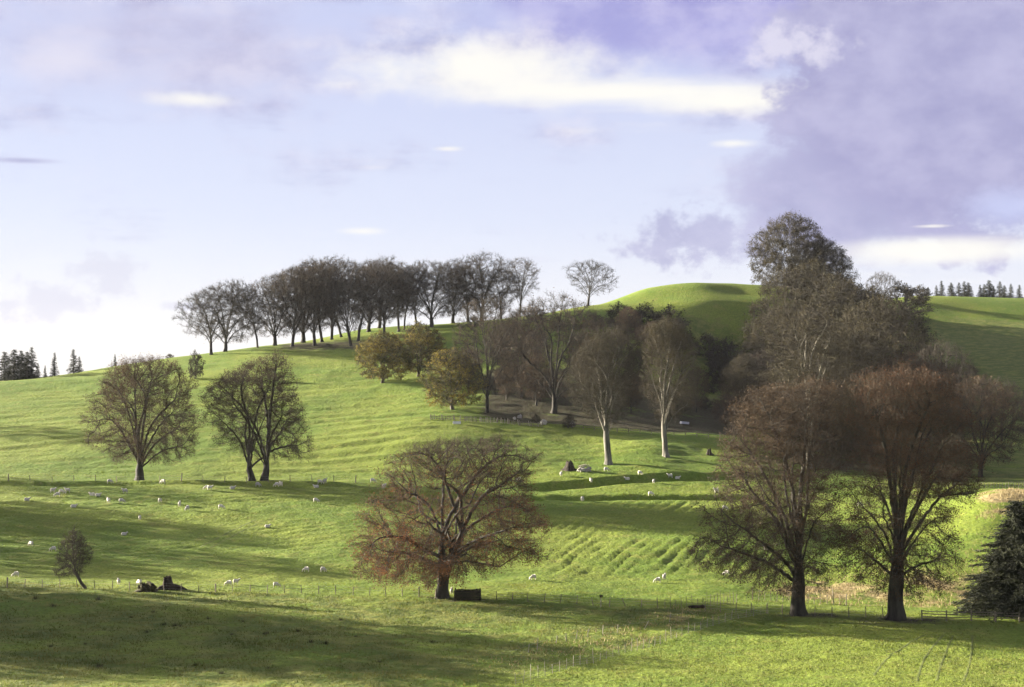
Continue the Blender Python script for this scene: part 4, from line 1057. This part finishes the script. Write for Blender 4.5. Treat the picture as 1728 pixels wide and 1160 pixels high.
SHEEP = {}
def sheep_kinds():
    for pose in ('graze', 'stand', 'lie'):
        J, E = sheep_body(pose); zb = J[0][0][2]
        def skin(c, pose=pose, zb=zb):
            head = c.x > (0.60 if pose == 'graze' else 0.57) and (c.z < zb - .26 if pose == 'graze' else c.z > zb + .2)
            leg = c.z < 0.26 and pose != 'lie' and c.x < 0.5
            return 1 if head or leg else 0
        SHEEP[pose] = skin_mesh('sheep_' + pose, J, E, skin, [M['wool'], M['sheep_skin']])
        dk = SHEEP[pose].copy(); dk.materials.clear(); dk.materials.append(M['wool']); dk.materials.append(M['sheep_black']); SHEEP[pose + '_dark'] = dk
sheep_kinds()

FLOCK = [  # line of sight, heading (degrees, 0 = to the right), pose, what singles it out
 (27, 971, 200, 'graze', 'white sheep at the left edge just above the near fence'),
 (52, 919, 150, 'graze', 'white sheep left of the thorn tree top'),
 (90, 928, 190, 'graze', 'white sheep half hidden behind the thorn tree'),
 (45, 843, 10, 'lie', 'sheep lying alone near the left edge under the far fence'),
 (89, 829, 30, 'stand', 'leftmost sheep of the small huddle below the far fence'),
 (97, 836, 200, 'graze', 'lowest sheep of the small huddle below the far fence'),
 (104, 831, 0, 'graze', 'middle sheep of the small huddle below the far fence'),
 (114, 829, 170, 'stand', 'rightmost sheep of the small huddle below the far fence'),
 (124, 854, 5, 'lie', 'sheep lying just below the small huddle at left'),
 (156, 834, 180, 'lie', 'left sheep of two lying end to end below the domed beech'),
 (165, 835, 0, 'lie', 'right sheep of two lying end to end below the domed beech'),
 (185, 814, 20, 'graze', 'sheep on the far fence line left of the domed beech trunk'),
 (211, 830, 175, 'stand', 'sheep standing below the domed beech trunk'),
 (183, 846, 120, 'stand', 'sheep facing away under the two lying end to end'),
 (205, 847, 10, 'graze', 'sheep to the right of the one facing away'),
 (236, 875, 100, 'graze', 'lone sheep in the sun above the wide shadow'),
 (209, 901, 15, 'lie', 'sheep lying within the wide shadow in the left field'),
 (270, 846, 80, 'graze', 'sheep alone midway between the two left beeches'),
 (275, 814, 160, 'graze', 'sheep on the far fence line right of the domed beech trunk'),
 (303, 852, 95, 'stand', 'upper sheep of two following each other downhill'),
 (316, 859, 250, 'graze', 'lower sheep of two following each other downhill'),
 (373, 857, 0, 'graze', 'sheep right of the two following each other'),
 (349, 824, 185, 'graze', 'left sheep of a close couple left of the twin beech'),
 (354, 825, 20, 'stand', 'right sheep of a close couple left of the twin beech'),
 (392, 823, 0, 'lie', 'flat lying sheep left of the twin beech foot'),
 (435, 819, 30, 'graze', 'sheep under the twin beech trunks'),
 (467, 819, 170, 'graze', 'left sheep of two right of the twin beech'),
 (474, 818, 120, 'stand', 'right sheep of two right of the twin beech'),
 (451, 888, 5, 'lie', 'lone sheep in the middle of the sunlit left field'),
 (533, 846, 0, 'graze', 'sheep by itself below the fence group right of the twin beech'),
 (534, 821, 190, 'lie', 'lowest sheep of the fence group right of the twin beech'),
 (540, 815, 10, 'graze', 'middle sheep of the fence group right of the twin beech'),
 (548, 814, 60, 'stand', 'topmost sheep of the fence group right of the twin beech'),
 (200, 984, 110, 'stand', 'big sheep facing away left of the mossy stump'),
 (235, 985, 140, 'graze', 'sheep peering from behind the mossy stump'),
 (386, 986, 180, 'graze', 'left sheep of the two by the near fence'),
 (398, 984, 10, 'stand', 'taller right sheep of the two by the near fence'),
 (466, 989, 0, 'graze', 'sheep alone at the near fence left of the wide beech'),
 (517, 963, 175, 'graze', 'left sheep of two on the sunny edge left of the wide beech'),
 (545, 963, 40, 'graze', 'right sheep of two on the sunny edge left of the wide beech'),
 (629, 812, 0, 'graze', 'sheep on the far edge left of the wide beech top'),
 (648, 822, 60, 'stand', 'sheep showing through the upper left twigs of the wide beech'),
 (762, 1000, 90, 'stand', 'sheep between the wide beech trunk and the timber feeder'),
 (874, 808, 10, 'lie', 'sheep lying right behind the wide beech top'),
 (947, 801, 80, 'stand', 'sheep facing the broken stump in the middle distance'),
 (997, 812, 100, 'stand', 'sheep with its back turned below the rubble heap'),
 (983, 843, 70, 'graze', 'lone sheep on the slope right of the wide beech'),
 (1023, 793, 5, 'graze', 'sheep in the shade at the foot of the left pale trunk'),
 (1059, 809, 175, 'lie', 'sheep lying on the bright strip below the pale-trunked pair'),
 (1080, 800, 30, 'graze', 'sheep on the strip between the pale-trunked pair'),
 (1103, 813, 90, 'graze', 'grey-looking sheep at the edge of the shaded bank'),
 (1131, 805, 180, 'stand', 'big left sheep of a couple below the right pale trunk'),
 (1143, 807, 0, 'lie', 'lying right sheep of a couple below the right pale trunk'),
 (1098, 835, 0, 'graze', 'sheep on the sunny slope under the shaded bank'),
 (1209, 829, 200, 'stand_dark', 'dark-faced sheep at the left tips of the left big beech'),
 (1223, 859, 10, 'graze', 'sheep behind the left twigs of the left big beech'),
 (1226, 969, 160, 'graze', 'sheep under the lowest left branches of the left big beech'),
 (1293, 926, 20, 'graze', 'sheep seen through the low branches of the left big beech'),
 (1451, 852, 0, 'graze', 'sheep seen in the gap between the two big beeches'),
 (900, 976, 200, 'graze', 'sheep with a long shadow right of the wide beech'),
 (1110, 981, 180, 'graze', 'nearer sheep of two on the sunny slope with long shadows'),
 (1121, 975, 70, 'stand', 'farther sheep of two on the sunny slope with long shadows'),
]
for px, py, hd, pose, lab in FLOCK:
    p = hit(px, py + 3)
    k = 0.86 if py > 860 else 0.96
    o = link('sheep', SHEEP[pose], None, p, (0, 0, R(hd)), (k, k, k)); tag(o, lab, 'sheep', 'grazing sheep in the pasture')

# ------------------------------------------------------------------ stumps, feeder and odds and ends
def stump_mesh(name, r, h, jag, seed, mat, buttress=None, seg=22, rings=9):
    rng = np.random.default_rng(seed); V, T = [], []
    top = h * (1 - jag * rng.uniform(0, 1, seg)); top = (top + np.roll(top, 1)) / 2
    for i in range(rings + 1):
        t = i / rings
        for j in range(seg):
            a = 2 * math.pi * j / seg
            z = -0.25 + (top[j] + 0.25) * t
            rr = r * (0.72 + 0.75 * math.exp(-max(z, 0) / (h * 0.3))) * (1 + 0.13 * math.sin(3 * a + seed) + 0.09 * math.sin(7 * a) + rng.normal() * 0.04)
            if buttress:
                da = (a - buttress[0] + math.pi) % (2 * math.pi) - math.pi
                rr += buttress[1] * math.exp(-(da / 0.42) ** 2) * math.exp(-max(z, 0) / (h * 0.20))
            V.append((rr * math.cos(a), rr * math.sin(a), z))
    for j in range(seg):      # hollow, broken heart
        a = 2 * math.pi * j / seg; V.append((0.45 * r * math.cos(a), 0.45 * r * math.sin(a), top.min() * 0.72 + rng.normal() * 0.05))
    V.append((0, 0, top.min() * 0.62))
    for i in range(rings + 1):
        for j in range(seg):
            a, b = i * seg + j, i * seg + (j + 1) % seg
            T += [(a, b, b + seg), (a, b + seg, a + seg)]
    c = len(V) - 1; base = (rings + 1) * seg
    T += [(base + j, base + (j + 1) % seg, c) for j in range(seg)]
    return mesh_np(name, np.array(V), np.array(T), mat, smooth=True)

def boulder(name, r, seed, mat, flat=0.7):
    rng = np.random.default_rng(seed); V, T = [], []
    nu, nv_ = 14, 9
    for i in range(nv_):
        th = math.pi * i / (nv_ - 1)
        for j in range(nu):
            a = 2 * math.pi * j / nu
            d = np.array([math.sin(th) * math.cos(a), math.sin(th) * math.sin(a), math.cos(th)])
            k = 1 + 0.25 * math.sin(3.1 * d[0] + seed) * math.cos(2.7 * d[1] + 1.7 * seed) + 0.12 * math.sin(6 * d[2] + 5 * d[0] + seed)
            V.append(d * k * r * np.array([1, 0.85, flat]) + np.array([0, 0, r * flat * 0.55]))
    for i in range(nv_ - 1):
        for j in range(nu):
            a, b = i * nu + j, i * nu + (j + 1) % nu
            T += [(a, a + nu, b + nu), (a, b + nu, b)]
    return mesh_np(name, np.array(V), np.array(T), mat)

def oddments():
    # tall broken stump with a root running right, and the mossy one before it
    p = hit(283, 995); e = link('tree_stump', None, loc=p); tag(e, 'tall broken hollow stump with a long root on the right, by the near fence', 'stump', 'old stumps in the pasture')
    link('bole', stump_mesh('bole', 0.66, 2.15, 0.32, 4, M['stump'], (0.0, 1.5)), e)
    v, t = tubes([(np.array([[0.4, -.2, .5], [1.2, -.3, .42], [2.0, -.25, .22], [2.7, -.2, -.05]]), np.array([.38, .33, .25, .12]))], lambda q: 8); link('root', mesh_np('root', v, t, M['stump'], smooth=True), e)
    v, t = tubes([(np.array([[-.2, -.2, .5], [-.9, -.6, .3], [-1.4, -.8, -.1]]), np.array([.3, .25, .12]))], lambda q: 8); link('root', mesh_np('root', v, t, M['stump'], smooth=True), e)
    p = hit(249, 998); e = link('tree_stump', None, loc=p); tag(e, 'low rounded mossy stump left of the tall broken one', 'stump', 'old stumps in the pasture')
    link('bole', stump_mesh('bole', 1.0, 1.35, 0.45, 9, M['moss'], (3.0, 0.7)), e)
    link('knob', boulder('knob', 0.85, 3, M['moss'], 0.8), e, (0.45, -0.35, 0.15)); link('knob', boulder('knob', 0.6, 5, M['moss'], 0.9), e, (-0.7, -0.2, 0.2))
    # dark stump and pale rubble in the middle distance
    p = hit(961, 794); e = link('tree_stump', None, loc=p); tag(e, 'dark pointed stump beside the pale rubble in the middle distance', 'stump', 'old stumps in the pasture')
    link('bole', stump_mesh('bole', 0.85, 2.3, 0.42, 13, M['stump'], (2.9, 0.6)), e); link('root', boulder('root', 0.6, 8, M['stump'], 0.5), e, (1.0, -0.2, -0.1))
    p = hit(1197, 768); e = link('tree_stump', None, loc=p); tag(e, 'small dark stump right of the right pale trunk', 'stump', 'old stumps in the pasture')
    link('bole', stump_mesh('bole', 0.5, 1.5, 0.4, 17, M['stump'], (0.2, 0.5)), e)
    p = hit(985, 796); e = link('rubble_heap', None, loc=p); tag(e, 'heap of pale rubble and split wood next to the dark stump', 'rubble')
    rg = random.Random(4); bs = [boulder('block', 0.55, k, M['stone'], 0.75) for k in (21, 22, 23)]
    for i in range(9):
        k = rg.uniform(0.6, 1.25); link('block', bs[i % 3], e, (rg.uniform(-1.3, 1.3), rg.uniform(-.6, .6), rg.uniform(-.1, .55) * (1 if i > 4 else 0)), (rg.uniform(-.5, .5), rg.uniform(-.5, .5), rg.uniform(0, 6)), (k, k, k))
    for i in range(4):
        v, t = tubes([(np.array([[-.9, 0, 0], [0, .05, .06], [.9, 0, .02]]), np.array([.12, .13, .10]))], lambda q: 7); link('split_log', mesh_np('split_log', v, t, M['post_pale'], smooth=True), e, (rg.uniform(-.5, .9), -.5 + .2 * i, .5 + .22 * i), (0, rg.uniform(-.6, .2), rg.uniform(-.4, .6)))
    # timber feeder beside the wide beech
    p = hit(789, 1013); e = link('timber_feeder', None, loc=p); tag(e, 'dark timber feeder box beside the trunk of the wide coppery beech', 'feeder')
    Lx, Ly, Hh = 3.3, 1.5, 1.35
    pm = box_mesh('corner_post', 0.16, 0.16, Hh + 0.35, M['stump'], 1, -0.2)
    for sx in (-1, 1):
        for sy in (-1, 1): link('corner_post', pm, e, (sx * Lx / 2, sy * Ly / 2, 0), (0, 0, 0))
    for row in range(5):
        for sy in (-1, 1):
            m = box_mesh('plank', Lx + 0.1 * rg.random(), 0.05, 0.22, M['moss' if row % 2 else 'stump'], 1, 0, 0.012, row, 0.008); link('plank', m, e, (rg.uniform(-.04, .04), sy * (Ly / 2 + 0.11), 0.08 + row * 0.25), (0, rg.gauss(0, .008), 0))
        for sx in (-1, 1):
            m = box_mesh('plank', 0.05, Ly, 0.22, M['stump'], 1, 0, 0.012, row + 9, 0.008); link('plank', m, e, (sx * (Lx / 2 + 0.11), 0, 0.08 + row * 0.25))
    for i in range(6): link('fodder', boulder('fodder', 0.42, 31 + i, M['rush'], 0.6), e, (-1.3 + i * .52, rg.uniform(-.2, .2), 1.05 + rg.uniform(-.08, .12)))
    # low log, marker post, troughs, boulders
    p = hit(1174, 1027); e = link('fallen_log', None, loc=p); tag(e, 'low dark log lying by the close-staked fence', 'log')
    v, t = tubes([(np.array([[-.95, 0, .18], [-.3, .05, .22], [.4, 0, .2], [.95, -.05, .24]]), np.array([.17, .2, .21, .24]))], lambda q: 9)
    link('log_bole', mesh_np('log_bole', v, t, M['stump'], smooth=True), e); link('root_plate', boulder('root_plate', 0.3, 41, M['stump'], 0.9), e, (0.95, 0, 0.05))
    p = hit(1014, 1025); e = link('marker_post', None, loc=p); tag(e, 'single post with a small dark box on top in the near fence', 'post')
    link('post', box_mesh('post', 0.13, 0.12, 1.5, M['post_pale'], 0.95, -0.2), e); link('box', box_mesh('box', 0.42, 0.34, 0.24, M['stump'], 0.85), e, (0.03, 0, 1.28)); link('lid', box_mesh('lid', 0.5, 0.42, 0.05, M['stump'], 0.95), e, (0.03, 0, 1.522))
    def trough(px, py, lab, sx, mat, rz=0.0, tilt=0.0):
        p = hit(px, py); e = link('water_trough', None, loc=p, rot=(0, tilt, rz)); tag(e, lab, 'trough')
        h, w_, t_ = 0.55, 0.6, 0.05
        link('side', box_mesh('side', sx, t_, h, M[mat], 1, 0, 0.01), e, (0, -w_ / 2, 0.05)); link('side', box_mesh('side', sx, t_, h, M[mat], 1, 0, 0.01), e, (0, w_ / 2, 0.05))
        link('end', box_mesh('end', t_, w_ - t_ * 1.1, h * 0.97, M[mat], 1, 0, 0.01), e, (-sx / 2 + t_ / 2, 0, 0.05)); link('end', box_mesh('end', t_, w_ - t_ * 1.1, h * 0.97, M[mat], 1, 0, 0.01), e, (sx / 2 - t_ / 2, 0, 0.05))
        link('base', box_mesh('base', sx - 2.2 * t_, w_ - t_ * 1.1, 0.06, M[mat], 1, 0, 0.01), e, (0, 0, 0.04))
    trough(771, 716, 'white trough in front of the paling fence', 1.8, 'paint_white')
    trough(1155, 716, 'bluish sheet-metal trough in the shade right of the right pale trunk', 2.3, 'metal', 0.5, 0.08)
    for i, (px, py, k, lab) in enumerate(((877, 706, .55, 'white stone on the bank above the paling fence'), (966, 720, .75, 'pale boulder beside the low bush at the field edge'), (917, 717, .8, 'pale lichened boulder at the right end of the paling fence'), (868, 708, .4, 'small white stone next to the white stone on the bank'))):
        tag(link('boulder', boulder('boulder', k, 51 + i, M['stone'], 0.95), None, hit(px, py)), lab, 'boulder', 'pale boulders at the field edge')
oddments()

# ------------------------------------------------------------------ rush tufts and wheel tracks
def tufts():
    rng = np.random.default_rng(77); ms = []
    for v_ in range(3):
        n = 70; a = rng.uniform(0, 2 * math.pi, n); r_ = np.minimum(0.20 * np.abs(rng.normal(size=n)), 0.4); h = rng.uniform(0.15, 0.62, n) * np.exp(-r_)
        B = np.stack([r_ * np.cos(a), r_ * np.sin(a), np.full(n, -0.05)], 1); T = B + np.stack([np.cos(a) * h * 0.5 * rng.uniform(0, 1, n), np.sin(a) * h * 0.5 * rng.uniform(0, 1, n), h], 1)
        v, t = spikes(B, T, np.full(n, 0.014), rng); ms.append(mesh_np('rush_tuft', v, t, M['rush']))
    spots = [(60, 1011), (89, 1024), (165, 1013), (144, 1088), (277, 1055), (304, 1058), (296, 1057), (258, 1034), (316, 1031), (351, 1045), (410, 1050), (451, 1070), (446, 1071), (391, 1072), (503, 1067), (524, 1085), (331, 1124), (168, 1127), (453, 1129), (373, 1137), (248, 1068), (550, 1088), (86, 1092), (222, 1043), (600, 1075), (640, 1118), (728, 1085), (575, 1047), (690, 1052)]
    for i, (px, py) in enumerate(spots):
        k = rng.uniform(0.6, 1.35); o = link('rush_tuft', ms[i % 3], None, hit(px, py), (0, 0, rng.uniform(0, 6)), (k * 1.25, k, k * rng.uniform(0.7, 1.1)))
        tag(o, 'dark tuft of rushes in the rough field below the near fence', 'rush tuft', 'rush tufts in the near field')
tufts()

def wheel_track(sight, width, label):
    g0 = np.array([hit(px, py)[:2] for px, py in sight]); tt_ = np.linspace(0, 1, 40); cf = np.polyfit(np.linspace(0, 1, len(g0)), g0, 2); pts = np.stack([np.polyval(cf[:, 0], tt_), np.polyval(cf[:, 1], tt_)], 1)
    d = np.gradient(pts, axis=0); nrm = np.stack([-d[:, 1], d[:, 0]], 1); nrm /= np.linalg.norm(nrm, axis=1, keepdims=True)
    rg = np.random.default_rng(int(sight[0][0])); V = []
    for k in (-0.5, -0.17, 0.17, 0.5):
        q = pts + nrm * width * k; V.append(np.stack([q[:, 0], q[:, 1], hz(q[:, 0], q[:, 1]) + (0.02 if abs(k) < .3 else 0.004)], 1))
    V = np.stack(V, 1); n = len(pts); T = []
    i = np.arange(n - 1)[:, None] * 4; j = np.arange(3)[None]
    a = (i + j).ravel(); T = np.concatenate([np.stack([a, a + 1, a + 5], 1), np.stack([a, a + 5, a + 4], 1)])
    o = link('path', mesh_np('wheel_track', V.reshape(-1, 3), T, M['mud'], smooth=True)); tag(o, label, 'track', 'wheel tracks pressed into the turf', 'structure')
wheel_track([(338, 924), (375, 905), (405, 890), (432, 877)], 0.35, 'upper wheel track climbing the sunny left field')
wheel_track([(354, 925), (390, 906), (416, 893), (436, 884)], 0.30, 'lower wheel track climbing the sunny left field')
for k, pts in enumerate(([(1592, 1072), (1572, 1095), (1556, 1120), (1548, 1150)], [(1608, 1074), (1596, 1098), (1588, 1124), (1580, 1150)], [(1640, 1072), (1640, 1098), (1634, 1124), (1626, 1150)], [(1560, 1072), (1520, 1095), (1492, 1118), (1475, 1140)])):
    wheel_track(pts, 0.30, ('leftmost but one', 'third', 'rightmost', 'leftmost')[k] + ' of the wheel tracks in the lower right corner')

# ------------------------------------------------------------------ grass
def sample(arr, x, y):
    i = np.clip(np.searchsorted(XS, x) - 1, 0, len(XS) - 2); j = np.clip(np.searchsorted(YS, y) - 1, 0, len(YS) - 2)
    return arr[j, i]

def grass():
    rng = np.random.default_rng(5)
    X, Y = [], []
    for y0, y1, dens in ((157, 200, 20), (200, 245, 13), (245, 300, 7), (300, 350, 4)):
        wl, wr = 0.31 * y1 + 4, 0.31 * y1 + 4
        n = int((y1 - y0) * (wl + wr) * dens)
        x = rng.uniform(-wl, wr, n); y = rng.uniform(y0, y1, n)
        k = (np.abs(x) < 0.31 * y + 3) & (rng.uniform(size=n) < 0.55 + 0.45 * vn(x / 0.8, y / 0.8, 31) + 0.25 * vn(x / 4, y / 4, 32))
        X.append(x[k]); Y.append(y[k])
    X = np.concatenate(X); Y = np.concatenate(Y)
    rough = sample(ROUGH_SHADE, X, Y); dry = sample(DRY, X, Y)
    u = rng.uniform(size=len(X))
    kind = np.where(u < dry * 1.1, 2, np.where(u < rough * 1.1, 1, 0))
    h = np.choose(kind, [0.10, 0.20, 0.34]) * rng.uniform(0.5, 1.5, len(X)) * (1 + 0.5 * vn(X / 3, Y / 3, 33))
    w = np.choose(kind, [0.05, 0.055, 0.05]) * rng.uniform(0.7, 1.4, len(X)) * (Y / 200)
    a = rng.uniform(0, 2 * math.pi, len(X))
    Z = hz(X, Y) - 0.02
    B = np.stack([X, Y, Z], 1); S_ = np.stack([np.cos(a), np.sin(a), 0 * a], 1) * w[:, None]
    lean = rng.normal(size=(len(X), 2)) * 0.45
    T = B + np.stack([lean[:, 0] * h, lean[:, 1] * h, h], 1)
    V = np.stack([B - S_, B + S_, T], 1)
    names = (('grass', 'short green grass blades covering the grazed fields', 'blade'), ('rough_grass', 'dull tussocky grass blades in the field below the near fence', 'blade_rough'), ('dry_grass', 'dry straw-coloured grass on the bank at lower right', 'blade_dry'))
    for k, (nm, lab, mt) in enumerate(names):
        s_ = kind == k
        me = mesh_np(nm, V[s_].reshape(-1, 3), np.arange(s_.sum() * 3).reshape(-1, 3), M[mt])
        tag(link(nm, me), lab, 'grass', kind='stuff')
grass()

# ------------------------------------------------------------------ thin autumn haze in the air
def haze():
    m, N, out = new_mat('haze')
    v = N.node('ShaderNodeVolumePrincipled'); v.inputs['Color'].default_value = (0.86, 0.90, 1.0, 1); v.inputs['Density'].default_value = 0.000015; v.inputs['Anisotropy'].default_value = 0.15
    N.l.new(v.outputs[0], out.inputs['Volume'])
    x0, x1, y0, y1, z0, z1 = -2550, 2550, -350, 3050, float(ZG.min()) - 1.0, 95.0
    V = np.array([(x, y, z) for z in (z0, z1) for y in (y0, y1) for x in (x0, x1)], float)
    F = np.array([(0, 2, 3, 1), (4, 5, 7, 6), (0, 1, 5, 4), (2, 6, 7, 3), (0, 4, 6, 2), (1, 3, 7, 5)])
    o = link('haze', mesh_np('haze', V, F, m)); tag(o, 'thin pale haze over the whole valley', 'haze', kind='stuff')
haze()
